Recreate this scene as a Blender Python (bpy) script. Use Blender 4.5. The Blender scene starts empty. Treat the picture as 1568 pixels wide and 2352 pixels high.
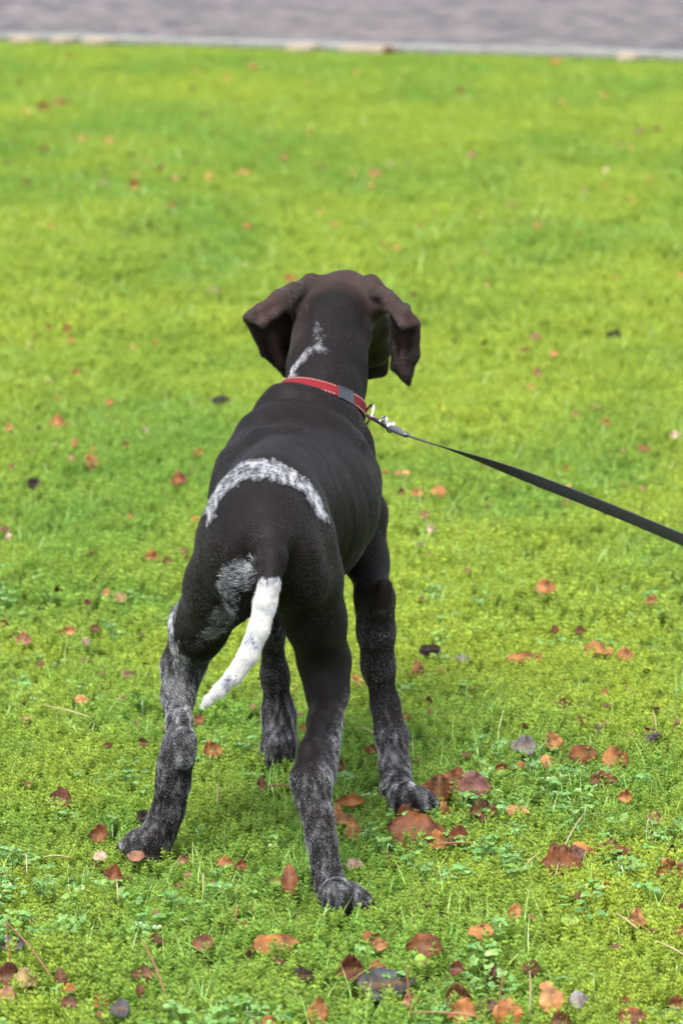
import bpy, bmesh, math, random, os
import numpy as np
from mathutils import Vector, Matrix, Euler
from mathutils.bvhtree import BVHTree

scene = bpy.context.scene
R = math.radians
rng = np.random.default_rng(7)
rnd = random.Random(11)

# ------------------------------------------------------------------ camera
CAM_H, PITCH, LENS, SENS = 1.40, R(11.0), 130.0, 36.0
cam_data = bpy.data.cameras.new('camera')
cam = bpy.data.objects.new('camera', cam_data)
scene.collection.objects.link(cam)
cam.location = (0, 0, CAM_H)
cam.rotation_euler = (R(90) - PITCH, 0, 0)
cam_data.sensor_fit = 'VERTICAL'
cam_data.sensor_height = SENS
cam_data.sensor_width = 24
cam_data.lens = LENS
cam_data.clip_start = 0.05
cam_data.clip_end = 500
cam_data.dof.use_dof = True
cam_data.dof.focus_distance = 4.93
cam_data.dof.aperture_fstop = 7.5
cam_data.dof.aperture_blades = 8
scene.camera = cam

# ------------------------------------------------------------------ daylight: bright overcast
SUN_EL, SUN_AZ = 62.0, 205.0      # degrees; azimuth measured clockwise from +Y
world = bpy.data.worlds.new('World')
scene.world = world
world.use_nodes = True
wn, wl = world.node_tree.nodes, world.node_tree.links
wn.clear()
sky = wn.new('ShaderNodeTexSky')
sky.sky_type = 'NISHITA'
sky.sun_disc = False
sky.sun_elevation = R(SUN_EL)
sky.sun_rotation = R(SUN_AZ)
sky.air_density = 1.0
sky.dust_density = 3.5
sky.ozone_density = 1.0
hsv = wn.new('ShaderNodeHueSaturation')
hsv.inputs['Saturation'].default_value = 0.45
bg = wn.new('ShaderNodeBackground')
bg.inputs['Strength'].default_value = 0.15
wo = wn.new('ShaderNodeOutputWorld')
wl.new(sky.outputs['Color'], hsv.inputs['Color'])
wl.new(hsv.outputs['Color'], bg.inputs['Color'])
wl.new(bg.outputs['Background'], wo.inputs['Surface'])
sl = bpy.data.lights.new('sun', 'SUN')
sl.energy = 1.5
sl.angle = R(20)
sl.color = (1.0, 0.97, 0.92)
sun = bpy.data.objects.new('sun', sl)
scene.collection.objects.link(sun)
sd = Vector((math.sin(R(SUN_AZ)) * math.cos(R(SUN_EL)), math.cos(R(SUN_AZ)) * math.cos(R(SUN_EL)), math.sin(R(SUN_EL))))
sun.rotation_euler = sd.to_track_quat('Z', 'Y').to_euler()
vs = scene.view_settings
vs.view_transform = 'Standard'
vs.look = 'None'
vs.exposure = 1.80
vs.gamma = 1.0
vs.use_curve_mapping = False
scene.render.engine = 'CYCLES'
cy = scene.cycles
cy.max_bounces = 6
cy.diffuse_bounces = 3
cy.glossy_bounces = 3
cy.transmission_bounces = 4
cy.transparent_max_bounces = 8
cy.use_denoising = True
cy.use_adaptive_sampling = True
cy.adaptive_threshold = 0.015
scene.cycles_curves.shape = 'RIBBONS'

# ------------------------------------------------------------------ helpers
KPX = SENS / LENS / 2352.0
_t = math.tan
FW = np.array([0, math.cos(PITCH), -math.sin(PITCH)])
UP = np.array([0, math.sin(PITCH), math.cos(PITCH)])

def P(u, v, d):
    """A place measured off the photograph (1568 x 2352 units) at the distance d along the ground."""
    ray = FW + (u - 784) * KPX * np.array([1.0, 0, 0]) - (v - 1176) * KPX * UP
    return np.array([0, 0, CAM_H]) + ray * (d / ray[1])

def SC(u, v, d):
    ray = FW - (v - 1176) * KPX * UP
    return KPX * d / ray[1]          # metres per unit there

def G(u, v, z=0.02):
    ray = FW + (u - 784) * KPX * np.array([1.0, 0, 0]) - (v - 1176) * KPX * UP
    t = (z - CAM_H) / ray[2]
    return np.array([0, 0, CAM_H]) + ray * t

def UV(p):
    """inverse of P: photograph units of a point"""
    q = np.asarray(p, dtype=float) - np.array([0, 0, CAM_H])
    w = q @ FW
    return 784 + q[..., 0] / w / KPX, 1176 - (q @ UP) / w / KPX

def link(o, parent=None):
    scene.collection.objects.link(o)
    if parent is not None:
        o.parent = parent
    return o

def tag(o, label=None, cat=None, group=None, kind=None):
    if label: o['label'] = label
    if cat: o['category'] = cat
    if group: o['group'] = group
    if kind: o['kind'] = kind
    return o

def empty(name, loc=(0, 0, 0), rot=(0, 0, 0)):
    o = bpy.data.objects.new(name, None)
    o.empty_display_size = 0.02
    o.location = loc
    o.rotation_euler = rot
    return link(o)

def mesh_from(name, verts, faces, mat=None, parent=None, smooth=True, attrs=None, do_link=True):
    verts = np.asarray(verts, dtype=np.float64)
    me = bpy.data.meshes.new(name)
    if isinstance(faces, np.ndarray) and len(faces):
        k = faces.shape[1]
        me.vertices.add(len(verts)); me.vertices.foreach_set('co', verts.astype(np.float32).ravel())
        me.loops.add(faces.size); me.loops.foreach_set('vertex_index', faces.astype(np.int32).ravel())
        me.polygons.add(len(faces))
        me.polygons.foreach_set('loop_start', np.arange(0, faces.size, k, dtype=np.int32))
        me.polygons.foreach_set('loop_total', np.full(len(faces), k, dtype=np.int32))
        me.update(calc_edges=True)
    else:
        me.from_pydata([tuple(v) for v in verts], [], [tuple(f) for f in faces])
    if smooth:
        me.polygons.foreach_set('use_smooth', np.ones(len(me.polygons), dtype=bool))
    if mat is not None:
        me.materials.append(mat)
    for an, arr in (attrs or {}).items():
        arr = np.asarray(arr, dtype=np.float32)
        if arr.ndim == 1:
            a = me.attributes.new(an, 'FLOAT', 'POINT'); a.data.foreach_set('value', arr)
        elif arr.shape[1] == 3:
            a = me.attributes.new(an, 'FLOAT_VECTOR', 'POINT'); a.data.foreach_set('vector', arr.ravel())
        else:
            a = me.attributes.new(an, 'FLOAT_COLOR', 'POINT'); a.data.foreach_set('color', arr.ravel())
    me.update()
    o = bpy.data.objects.new(name, me)
    if do_link:
        link(o, parent)
    return o

# lattice value noise, numpy
_perm = np.random.default_rng(3).random((64, 64, 64)).astype(np.float32)
def vnoise(x, y, z=0.0):
    x = np.asarray(x, dtype=np.float64); y = np.asarray(y, dtype=np.float64); z = np.asarray(z, dtype=np.float64) + 0 * x
    xi = np.floor(x).astype(int); yi = np.floor(y).astype(int); zi = np.floor(z).astype(int)
    fx, fy, fz = x - xi, y - yi, z - zi
    fx, fy, fz = [f * f * (3 - 2 * f) for f in (fx, fy, fz)]
    def g(a, b, c): return _perm[(xi + a) & 63, (yi + b) & 63, (zi + c) & 63]
    return ((g(0,0,0)*(1-fx)+g(1,0,0)*fx)*(1-fy)+(g(0,1,0)*(1-fx)+g(1,1,0)*fx)*fy)*(1-fz) + \
           ((g(0,0,1)*(1-fx)+g(1,0,1)*fx)*(1-fy)+(g(0,1,1)*(1-fx)+g(1,1,1)*fx)*fy)*fz
def fbm(x, y, z=0.0, o=3):
    s = 0; a = 1; t = 0
    for i in range(o):
        s = s + a * vnoise(x * 2**i + 17.3 * i, y * 2**i + 5.1 * i, np.asarray(z) * 2**i); t += a; a *= .5
    return s / t

def mat_new(name):
    m = bpy.data.materials.new(name)
    m.use_nodes = True
    nt = m.node_tree
    nt.nodes.clear()
    out = nt.nodes.new('ShaderNodeOutputMaterial')
    return m, nt, nt.nodes, nt.links, out

def simple_mat(name, col, rough=0.6, metal=0.0, spec=0.5, coat=0.0, noise=None, bump=None):
    m, nt, n, l, out = mat_new(name)
    b = n.new('ShaderNodeBsdfPrincipled')
    b.inputs['Base Color'].default_value = (*col, 1)
    b.inputs['Roughness'].default_value = rough
    b.inputs['Metallic'].default_value = metal
    b.inputs['Specular IOR Level'].default_value = spec
    b.inputs['Coat Weight'].default_value = coat
    if noise:                          # (scale, strength)
        tx = n.new('ShaderNodeTexNoise'); tx.inputs['Scale'].default_value = noise[0]; tx.inputs['Detail'].default_value = 4
        tc = n.new('ShaderNodeTexCoord'); l.new(tc.outputs['Object'], tx.inputs['Vector'])
        mx = n.new('ShaderNodeMix'); mx.data_type = 'RGBA'
        mx.inputs[6].default_value = tuple(c * (1 - noise[1]) for c in col) + (1,)
        mx.inputs[7].default_value = tuple(min(1, c * (1 + noise[1])) for c in col) + (1,)
        l.new(tx.outputs['Fac'], mx.inputs[0]); l.new(mx.outputs[2], b.inputs['Base Color'])
        if bump:
            bp = n.new('ShaderNodeBump'); bp.inputs['Strength'].default_value = bump; bp.inputs['Distance'].default_value = 0.002
            l.new(tx.outputs['Fac'], bp.inputs['Height']); l.new(bp.outputs['Normal'], b.inputs['Normal'])
    l.new(b.outputs[0], out.inputs[0])
    return m
# ================================================================== lawn, kerb, brick road
KA, KB = G(0, 90, .0), G(1568, 136, .0)                 # line of the kerb's lawn side
kdir = (KB - KA)[:2] / np.linalg.norm((KB - KA)[:2])
knor = np.array([-kdir[1], kdir[0]])                     # towards the road
if knor[1] < 0: knor = -knor
def kerb_dist(x, y):                                     # > 0 beyond the kerb line
    return (x - KA[0]) * knor[0] + (y - KA[1]) * knor[1]

PAWS = [(-.018, 4.60), (-.27, 4.79), (.085, 5.08), (-.093, 5.26)]
def height(x, y):
    x = np.asarray(x, float); y = np.asarray(y, float)
    h = .030 * (fbm(x*2.1 + 5, y*1.5 + 3, 0, 2) - .5) + .022 * (fbm(x*7.5, y*5.5 + 9, 2., 2) - .5)
    h = h * np.clip((22 - y) / 10, .15, 1) - .010
    for px, py in PAWS:
        r2 = ((x - px)**2 + (y - py)**2) / .06**2
        h = h + (-.008 - h) * np.exp(-r2)
    return h * np.clip(-kerb_dist(x, y) / .5, 0, 1) + -.012 * (1 - np.clip(-kerb_dist(x, y) / .5, 0, 1))
def patch(x, y):                                         # 0: grass, 1: yellow-green moss
    return np.clip((fbm(x*2.3 + 2, y*1.25 + 1.5, 4., 4) - .30) / .34, 0, 1)

xs = np.concatenate([np.linspace(-60, -3, 20), np.linspace(-2.8, 2.8, 190), np.linspace(3, 60, 20)])
ys = np.concatenate([np.linspace(-10, 2.6, 8), 2.7 + 19.6 * np.linspace(0, 1, 420)**1.6, np.linspace(23, 400, 14)])
XX, YY = np.meshgrid(xs, ys, indexing='ij')
ZZ = np.where((np.abs(XX) < 2.9) & (YY > 2.6) & (YY < 22.4), height(XX, YY), -.012)
ZZ = np.where(YY > 22.4, -.05, ZZ)
ZZ = np.where(kerb_dist(XX, YY) > .05, -.05, ZZ)
nx, ny = len(xs), len(ys)
idx = np.arange(nx * ny).reshape(nx, ny)
fq = np.stack([idx[:-1, :-1], idx[1:, :-1], idx[1:, 1:], idx[:-1, 1:]], -1).reshape(-1, 4)
m, nt, n, l, out = mat_new('lawn_soil')
tc = n.new('ShaderNodeTexCoord')
t1 = n.new('ShaderNodeTexNoise'); t1.inputs['Scale'].default_value = 2.2; t1.inputs['Detail'].default_value = 6
t2 = n.new('ShaderNodeTexNoise'); t2.inputs['Scale'].default_value = 60; t2.inputs['Detail'].default_value = 4
l.new(tc.outputs['Object'], t1.inputs[0]); l.new(tc.outputs['Object'], t2.inputs[0])
c1 = n.new('ShaderNodeMix'); c1.data_type = 'RGBA'; c1.inputs[6].default_value = (.042, .088, .016, 1); c1.inputs[7].default_value = (.085, .120, .018, 1)
c2 = n.new('ShaderNodeMix'); c2.data_type = 'RGBA'; c2.inputs[7].default_value = (.035, .030, .012, 1)
mr = n.new('ShaderNodeMapRange'); mr.inputs['From Min'].default_value = .56; mr.inputs['From Max'].default_value = .66
l.new(t1.outputs['Fac'], c1.inputs[0]); l.new(t2.outputs['Fac'], mr.inputs[0]); l.new(mr.outputs[0], c2.inputs[0]); l.new(c1.outputs[2], c2.inputs[6])
b = n.new('ShaderNodeBsdfPrincipled'); b.inputs['Roughness'].default_value = .95; b.inputs['Specular IOR Level'].default_value = .1
l.new(c2.outputs[2], b.inputs['Base Color']); l.new(b.outputs[0], out.inputs[0])
lawn = mesh_from('lawn', np.stack([XX, YY, ZZ], -1).reshape(-1, 3), fq, m)
tag(lawn, kind='structure')

# ---- road of clinker bricks in herringbone, kerb stones
def rect(o3, ax, ay, w, d, z0, z1, jit=0.0):
    """box footprint w x d along unit axes ax, ay from the corner o3; slightly domed edges"""
    e = .004
    p = []
    for (i, j, z) in ((0,0,z0),(w,0,z0),(w,d,z0),(0,d,z0),(0,0,z1-e),(w,0,z1-e),(w,d,z1-e),(0,d,z1-e),(e,e,z1),(w-e,e,z1),(w-e,d-e,z1),(e,d-e,z1)):
        q = o3 + ax * i + ay * j
        p.append((q[0], q[1], z))
    f = [(0,1,5,4),(1,2,6,5),(2,3,7,6),(3,0,4,7),(4,5,9,8),(5,6,10,9),(6,7,11,10),(7,4,8,11),(8,9,10,11)]
    return p, f
def uv_noise_mat(name, ca, cb, rough, scale, rnd_amt=.5, bump=.3):
    m, nt, n, l, out = mat_new(name)
    tc = n.new('ShaderNodeTexCoord'); t1 = n.new('ShaderNodeTexNoise'); t1.inputs['Scale'].default_value = scale; t1.inputs['Detail'].default_value = 5
    ge = n.new('ShaderNodeNewGeometry')
    l.new(ge.outputs['Position'], t1.inputs[0])
    c1 = n.new('ShaderNodeMix'); c1.data_type = 'RGBA'; c1.inputs[6].default_value = (*ca, 1); c1.inputs[7].default_value = (*cb, 1)
    at = n.new('ShaderNodeAttribute'); at.attribute_name = 'tone'
    oi = n.new('ShaderNodeObjectInfo')
    a1 = n.new('ShaderNodeMath'); a1.operation = 'ADD'; l.new(at.outputs['Fac'], a1.inputs[0]); l.new(oi.outputs['Random'], a1.inputs[1])
    fr = n.new('ShaderNodeMath'); fr.operation = 'FRACT'; l.new(a1.outputs[0], fr.inputs[0])
    a2 = n.new('ShaderNodeMath'); a2.operation = 'MULTIPLY_ADD'; a2.inputs[1].default_value = rnd_amt; a2.inputs[2].default_value = -rnd_amt / 2
    l.new(fr.outputs[0], a2.inputs[0])
    a3 = n.new('ShaderNodeMath'); a3.operation = 'ADD'; a3.use_clamp = True; l.new(t1.outputs['Fac'], a3.inputs[0]); l.new(a2.outputs[0], a3.inputs[1])
    l.new(a3.outputs[0], c1.inputs[0])
    b = n.new('ShaderNodeBsdfPrincipled'); b.inputs['Roughness'].default_value = rough
    l.new(c1.outputs[2], b.inputs['Base Color'])
    bp = n.new('ShaderNodeBump'); bp.inputs['Strength'].default_value = bump; bp.inputs['Distance'].default_value = .003
    l.new(t1.outputs['Fac'], bp.inputs['Height']); l.new(bp.outputs[0], b.inputs['Normal'])
    l.new(b.outputs[0], out.inputs[0])
    return m
M_BRICK = uv_noise_mat('clinker_brick', (.026, .020, .020), (.092, .074, .073), .7, 9, 1.5, .2)
M_JOINT = uv_noise_mat('sand_joint', (.05, .045, .042), (.09, .082, .075), .9, 30)
M_KERB = uv_noise_mat('kerb_concrete', (.12, .125, .11), (.19, .195, .18), .8, 12, .4)
M_STONE = uv_noise_mat('pale_stone', (.15, .118, .082), (.22, .18, .13), .85, 14, .3)

road_o = KA[:2] + knor * .22
# the bed the bricks lie in
rd = [tuple(KA[:2] - kdir * 60 + knor * .18) + (-.012,), tuple(KB[:2] + kdir * 60 + knor * .18) + (-.012,), tuple(KB[:2] + kdir * 60 + knor * 60) + (-.012,), tuple(KA[:2] - kdir * 60 + knor * 60) + (-.012,)]
road = mesh_from('brick_road', rd, [(0,1,2,3)], M_JOINT, smooth=False)
tag(road, kind='structure')
bl, bw, gp = .200, .100, .005
herr = []
ang = math.atan2(kdir[1], kdir[0]) + R(45)
hx = np.array([math.cos(ang), math.sin(ang)]); hy = np.array([-math.sin(ang), math.cos(ang)])
cen_r = G(784, 40)[:2]
N_ = 130
for i in range(-N_, N_):
    for j in range(-N_, N_):
        s = (i - j) % 4
        if s == 0: o_, ax, ay = hx * i * bw + hy * j * bw, hx, hy            # lies along hx: cells i, i+1
        elif s == 2 + 1: o_, ax, ay = hx * i * bw + hy * j * bw, None, None
        else: continue
        if ax is None:
            # upright brick occupying (i, j) and (i, j+1)
            o_, w_, d_ = hx * i * bw + hy * j * bw, bw, bl
        else:
            w_, d_ = bl, bw
        c = cen_r + o_ + hx * w_ / 2 + hy * d_ / 2
        kd = kerb_dist(c[0], c[1])
        if kd < .33 or kd > 13: continue
        if abs(c[0]) > 2.4 + .1 * (c[1] - 20): continue
        herr.append((c, w_, d_))
herr.sort(key=lambda t: (UV(np.array([t[0][0], t[0][1], 0]))[0] < -40 or UV(np.array([t[0][0], t[0][1], 0]))[0] > 1608, np.hypot(*t[0])))
meshes = {}
for key, (w_, d_) in (('a', (bl, bw)), ('b', (bw, bl))):
    p, f = rect(np.array([-w_/2 + gp/2, -d_/2 + gp/2]), np.array([1., 0]), np.array([0, 1.]), w_ - gp, d_ - gp, -.06, 0)
    me = bpy.data.meshes.new('brick'); me.from_pydata(p, [], f); me.materials.append(M_BRICK); meshes[key] = me
for c, w_, d_ in herr[:300]:
    o = bpy.data.objects.new('brick', meshes['a' if w_ > d_ else 'b'])
    o.location = (c[0], c[1], rnd.uniform(-.002, .002)); o.rotation_euler = (rnd.uniform(-.012, .012), rnd.uniform(-.012, .012), ang)
    link(o, road)
pv, pf, pt_ = [], [], []
for c, w_, d_ in herr[300:]:
    p, f = rect(c - hx * (w_ - gp) / 2 - hy * (d_ - gp) / 2, hx, hy, w_ - gp, d_ - gp, -.06, rnd.uniform(-.002, .002))
    f = f[4:]
    k = len(pv); pv += p; pf += [tuple(a + k for a in q) for q in f]; pt_ += [rnd.random()] * len(p)
rest = mesh_from('brick_paving', pv, pf, M_BRICK, road, smooth=False, attrs={'tone': np.array(pt_)})
rest['kind'] = 'stuff'

kerb = mesh_from('kerb', [tuple(KA[:2] - kdir * 12 + knor * .02) + (-.05,), tuple(KB[:2] + kdir * 12 + knor * .02) + (-.05,),
                          tuple(KB[:2] + kdir * 12 + knor * .30) + (-.05,), tuple(KA[:2] - kdir * 12 + knor * .30) + (-.05,),
                          tuple(KA[:2] - kdir * 12 + knor * .02) + (.002,), tuple(KB[:2] + kdir * 12 + knor * .02) + (.002,),
                          tuple(KB[:2] + kdir * 12 + knor * .30) + (.002,), tuple(KA[:2] - kdir * 12 + knor * .30) + (.002,)],
                 [(0,1,5,4),(1,2,6,5),(2,3,7,6),(3,0,4,7),(4,5,6,7)], M_JOINT, smooth=False)
tag(kerb, kind='structure')
p, f = rect(np.array([0, 0.]), np.array([1., 0]), np.array([0, 1.]), .49, .12, -.06, .028)
mk = bpy.data.meshes.new('kerb_stone'); mk.from_pydata(p, [], f); mk.materials.append(M_KERB)
p, f = rect(np.array([0, 0.]), np.array([1., 0]), np.array([0, 1.]), .295, .145, -.06, .010)
mg = bpy.data.meshes.new('gutter_tile'); mg.from_pydata(p, [], f); mg.materials.append(M_KERB)
for i in range(-8, 17):
    q = KA[:2] + kdir * (i * .5) + knor * .03
    o = bpy.data.objects.new('kerb_stone', mk); o.location = (q[0], q[1], rnd.uniform(-.003, .003)); o.rotation_euler = (0, 0, math.atan2(kdir[1], kdir[0]) + rnd.uniform(-.004, .004)); link(o, kerb)
for i in range(-13, 27):
    q = KA[:2] + kdir * (i * .3) + knor * .155
    o = bpy.data.objects.new('gutter_tile', mg); o.location = (q[0], q[1], rnd.uniform(-.002, .002)); o.rotation_euler = (0, 0, math.atan2(kdir[1], kdir[0])); link(o, kerb)
# ================================================================== moss, grass, ground cover
def plant_mat(name, green, yellow, dark, trans=.35, rough=.5, spec=.35, rand=.35):
    """green..yellow by the patch the plant grows in, with plant to plant variation"""
    m, nt, n, l, out = mat_new(name)
    at = n.new('ShaderNodeAttribute'); at.attribute_type = 'INSTANCER'; at.attribute_name = 'tint'
    oi = n.new('ShaderNodeObjectInfo')
    c1 = n.new('ShaderNodeMix'); c1.data_type = 'RGBA'; c1.inputs[6].default_value = (*green, 1); c1.inputs[7].default_value = (*yellow, 1)
    l.new(at.outputs['Fac'], c1.inputs[0])
    c2 = n.new('ShaderNodeMix'); c2.data_type = 'RGBA'; c2.inputs[7].default_value = (*dark, 1)
    mu = n.new('ShaderNodeMath'); mu.operation = 'MULTIPLY'; mu.inputs[1].default_value = rand
    l.new(oi.outputs['Random'], mu.inputs[0]); l.new(mu.outputs[0], c2.inputs[0]); l.new(c1.outputs[2], c2.inputs[6])
    # leaf to leaf variation inside one clump
    tc = n.new('ShaderNodeTexCoord'); tx = n.new('ShaderNodeTexNoise'); tx.inputs['Scale'].default_value = 160; tx.inputs['Detail'].default_value = 1
    l.new(tc.outputs['Object'], tx.inputs[0])
    mr = n.new('ShaderNodeMapRange'); mr.inputs['From Min'].default_value = .3; mr.inputs['From Max'].default_value = .7; mr.inputs['To Min'].default_value = .62; mr.inputs['To Max'].default_value = 1.35
    l.new(tx.outputs['Fac'], mr.inputs[0])
    vm = n.new('ShaderNodeVectorMath'); vm.operation = 'SCALE'; l.new(c2.outputs[2], vm.inputs[0]); l.new(mr.outputs[0], vm.inputs['Scale'])
    b = n.new('ShaderNodeBsdfPrincipled'); b.inputs['Roughness'].default_value = rough; b.inputs['Specular IOR Level'].default_value = spec
    tr = n.new('ShaderNodeBsdfTranslucent'); mx = n.new('ShaderNodeMixShader'); mx.inputs[0].default_value = trans
    l.new(vm.outputs[0], b.inputs['Base Color']); l.new(vm.outputs[0], tr.inputs['Color'])
    l.new(b.outputs[0], mx.inputs[1]); l.new(tr.outputs[0], mx.inputs[2]); l.new(mx.outputs[0], out.inputs[0])
    return m
M_MOSS = plant_mat('moss_leaf', (.195, .345, .058), (.372, .465, .060), (.190, .225, .030), .46, .6, .25)
M_GRASS = plant_mat('grass_blade', (.165, .355, .052), (.250, .395, .070), (.29, .31, .11), .40, .38, .45)
M_COVER = plant_mat('cover_leaf', (.100, .250, .050), (.165, .290, .055), (.050, .140, .035), .25, .33, .65)

def scatter(name, protos, pts, rot, scale, tint, kind='stuff'):
    col = bpy.data.collections.new(name + '_kinds')
    for p in protos: col.objects.link(p)
    me = bpy.data.meshes.new(name)
    me.vertices.add(len(pts)); me.vertices.foreach_set('co', np.asarray(pts, np.float32).ravel())
    a = me.attributes.new('rot', 'FLOAT_VECTOR', 'POINT'); a.data.foreach_set('vector', np.asarray(rot, np.float32).ravel())
    a = me.attributes.new('size', 'FLOAT', 'POINT'); a.data.foreach_set('value', np.asarray(scale, np.float32))
    a = me.attributes.new('tint', 'FLOAT', 'POINT'); a.data.foreach_set('value', np.asarray(tint, np.float32))
    a = me.attributes.new('pick', 'INT', 'POINT'); a.data.foreach_set('value', rng.integers(0, len(protos), len(pts)).astype(np.int32))
    o = bpy.data.objects.new(name, me); link(o); o['kind'] = kind
    ng = bpy.data.node_groups.new(name, 'GeometryNodeTree')
    ng.interface.new_socket('Geometry', in_out='INPUT', socket_type='NodeSocketGeometry')
    ng.interface.new_socket('Geometry', in_out='OUTPUT', socket_type='NodeSocketGeometry')
    N, L = ng.nodes, ng.links
    gi, go = N.new('NodeGroupInput'), N.new('NodeGroupOutput')
    ci = N.new('GeometryNodeCollectionInfo'); ci.inputs['Collection'].default_value = col
    ci.inputs['Separate Children'].default_value = True; ci.inputs['Reset Children'].default_value = True
    ip = N.new('GeometryNodeInstanceOnPoints'); ip.inputs['Pick Instance'].default_value = True
    def na(nm, dt):
        q = N.new('GeometryNodeInputNamedAttribute'); q.data_type = dt; q.inputs['Name'].default_value = nm; return q.outputs['Attribute']
    L.new(gi.outputs[0], ip.inputs['Points']); L.new(ci.outputs[0], ip.inputs['Instance'])
    L.new(na('pick', 'INT'), ip.inputs['Instance Index']); L.new(na('rot', 'FLOAT_VECTOR'), ip.inputs['Rotation']); L.new(na('size', 'FLOAT'), ip.inputs['Scale'])
    L.new(ip.outputs[0], go.inputs[0])
    md = o.modifiers.new('scatter', 'NODES'); md.node_group = ng
    return o

def moss_tuft(seed, n_sprig=7, spread=.015):
    r = np.random.default_rng(seed); V, F = [], []
    for s in range(n_sprig):
        a, q = r.random() * 6.28, spread * math.sqrt(r.random())
        base = np.array([q*math.cos(a), q*math.sin(a), -.006])
        lean = np.array([math.cos(a), math.sin(a), 0]) * q * .5 + r.normal(size=3) * .0022
        H = r.uniform(.017, .033) * (1 - .25 * (q/spread)**2)
        top = base + np.array([0, 0, H]) + lean
        tiers = 5
        for t in range(tiers):
            f = .42 + .58 * t / (tiers - 1)
            c = base + (top - base) * f
            nl = 5 if t < 4 else 6
            ll = (.0066 if t < 4 else .0048) * r.uniform(.85, 1.2)
            el = R(24 + 24 * t / 4 + (20 if t == 4 else 0))
            for k in range(nl):
                az = 6.283 * k / nl + r.random() * .8 + t
                d = np.array([math.cos(az)*math.cos(el), math.sin(az)*math.cos(el), math.sin(el)])
                sd_ = np.array([-math.sin(az), math.cos(az), r.uniform(-.4, .4)]); sd_ /= np.linalg.norm(sd_)
                w = ll * .17
                mid = c + d * ll * .45 + np.array([0, 0, ll*.06]); tip = c + d * ll - np.array([0, 0, ll*.12])
                k0 = len(V); V += [c, mid + sd_ * w, tip, mid - sd_ * w]; F.append((k0, k0+1, k0+2, k0+3))
    return mesh_from('moss_tuft', V, F, M_MOSS, smooth=False, do_link=False)

def grass_tuft(seed, nb=6, h=(.025, .055), w=.0011, spread=.012, seg=4, lean=.5):
    r = np.random.default_rng(seed); V, F = [], []
    for s in range(nb):
        a = r.random() * 6.28; q = spread * math.sqrt(r.random())
        p = np.array([q*math.cos(a), q*math.sin(a), -.004]); H = r.uniform(*h); az = r.random()*6.28
        ln = r.uniform(.15, lean*1.6); ww = w * r.uniform(.7, 1.3)
        d = np.array([math.cos(az), math.sin(az), 0]); sd_ = np.array([-math.sin(az), math.cos(az), 0]); tw = r.uniform(-.8, .8)
        for k in range(seg + 1):
            f = k / seg
            c = p + np.array([0, 0, 1.0]) * H * (f - .25*ln*f*f) + d * H * ln * f * f
            s2 = sd_ * math.cos(tw*f) + d * math.sin(tw*f)
            wd = ww * (1 - f**2.2) + .00008
            V += [c - s2*wd, c + s2*wd]
            if k: k0 = len(V) - 4; F.append((k0, k0+1, k0+3, k0+2))
    return mesh_from('grass_tuft', V, F, M_GRASS, smooth=True, do_link=False)

def lobed_leaf(V, F, c, az, tilt, s, r):
    """a leaf of three leaflets, each cut into lobes, slightly cupped"""
    M = Euler((tilt, 0, az)).to_matrix()
    for la in (-1.15, 0, 1.15):
        out = [(0, 0)]
        for (x, y) in ((-.22,.22),(-.46,.42),(-.36,.58),(-.44,.80),(-.22,.76),(-.10,.98),(0,.90),(.10,.98),(.22,.76),(.44,.80),(.36,.58),(.46,.42),(.22,.22)):
            out.append((x * r.uniform(.88, 1.1), y * r.uniform(.92, 1.06)))
        k0 = len(V)
        pts = [(0, .5)] + out
        for (x, y) in pts:
            x2, y2 = x*math.cos(la) + y*math.sin(la), -x*math.sin(la) + y*math.cos(la)
            z = .22 * abs(x) - .16 * y * y + r.normal() * .012
            q = M @ Vector((x2*s, y2*s, z*s))
            V.append(np.array(c) + np.array(q))
        for k in range(1, len(out)): F.append((k0, k0 + k, k0 + k + 1))
        F.append((k0, k0 + len(out), k0 + 1))
def cover_plant(seed, nl=5, s=.0058, spread=.016, h=(.018, .030)):
    r = np.random.default_rng(seed); V, F = [], []
    for i in range(nl):
        a = 6.28 * i / nl + r.random(); q = spread * r.uniform(.3, 1)
        c = np.array([q*math.cos(a), q*math.sin(a), r.uniform(*h)])
        lobed_leaf(V, F, c, r.random()*6.28, r.uniform(-.5, .5), s*r.uniform(.7, 1.25), r)
        sd_ = np.array([-math.sin(a), math.cos(a), 0]) * .0005
        k0 = len(V); V += [np.zeros(3) - sd_, np.zeros(3) + sd_, c*.6 + sd_ + np.array([0,0,.004]), c*.6 - sd_ + np.array([0,0,.004]), c + sd_, c - sd_]
        F += [(k0, k0+1, k0+2), (k0, k0+2, k0+3), (k0+3, k0+2, k0+4), (k0+3, k0+4, k0+5)]
    return mesh_from('cover_plant', V, F, M_COVER, smooth=False, do_link=False)

DENS = float(os.environ.get('DENS', 1.0))
def sample(y0, y1, hw0, hw1, dens):
    """points over the lawn between two distances, half width hw0..hw1"""
    area = (y1 - y0) * (hw0 + hw1)
    k = int(area * dens * DENS)
    y = y0 + (y1 - y0) * rng.random(int(k * 1.3)); hw = hw0 + (hw1 - hw0) * (y - y0) / (y1 - y0)
    keep = rng.random(len(y)) < hw / max(hw0, hw1)
    y = y[keep]; x = (rng.random(len(y)) * 2 - 1) * (hw0 + (hw1 - hw0) * (y - y0) / (y1 - y0))
    k2 = kerb_dist(x, y) < -.02 + .06 * (vnoise(x*6, y*6) - .5)
    return x[k2], y[k2]
def rots(k, tilt=.12):
    return np.stack([rng.normal(size=k)*tilt, rng.normal(size=k)*tilt, rng.random(k)*6.283], 1)
def not_paw(x, y, r=.020):
    m = np.ones(len(x), bool)
    for px, py in PAWS: m &= (x-px)**2 + (y-py)**2 > r*r
    return m

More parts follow.
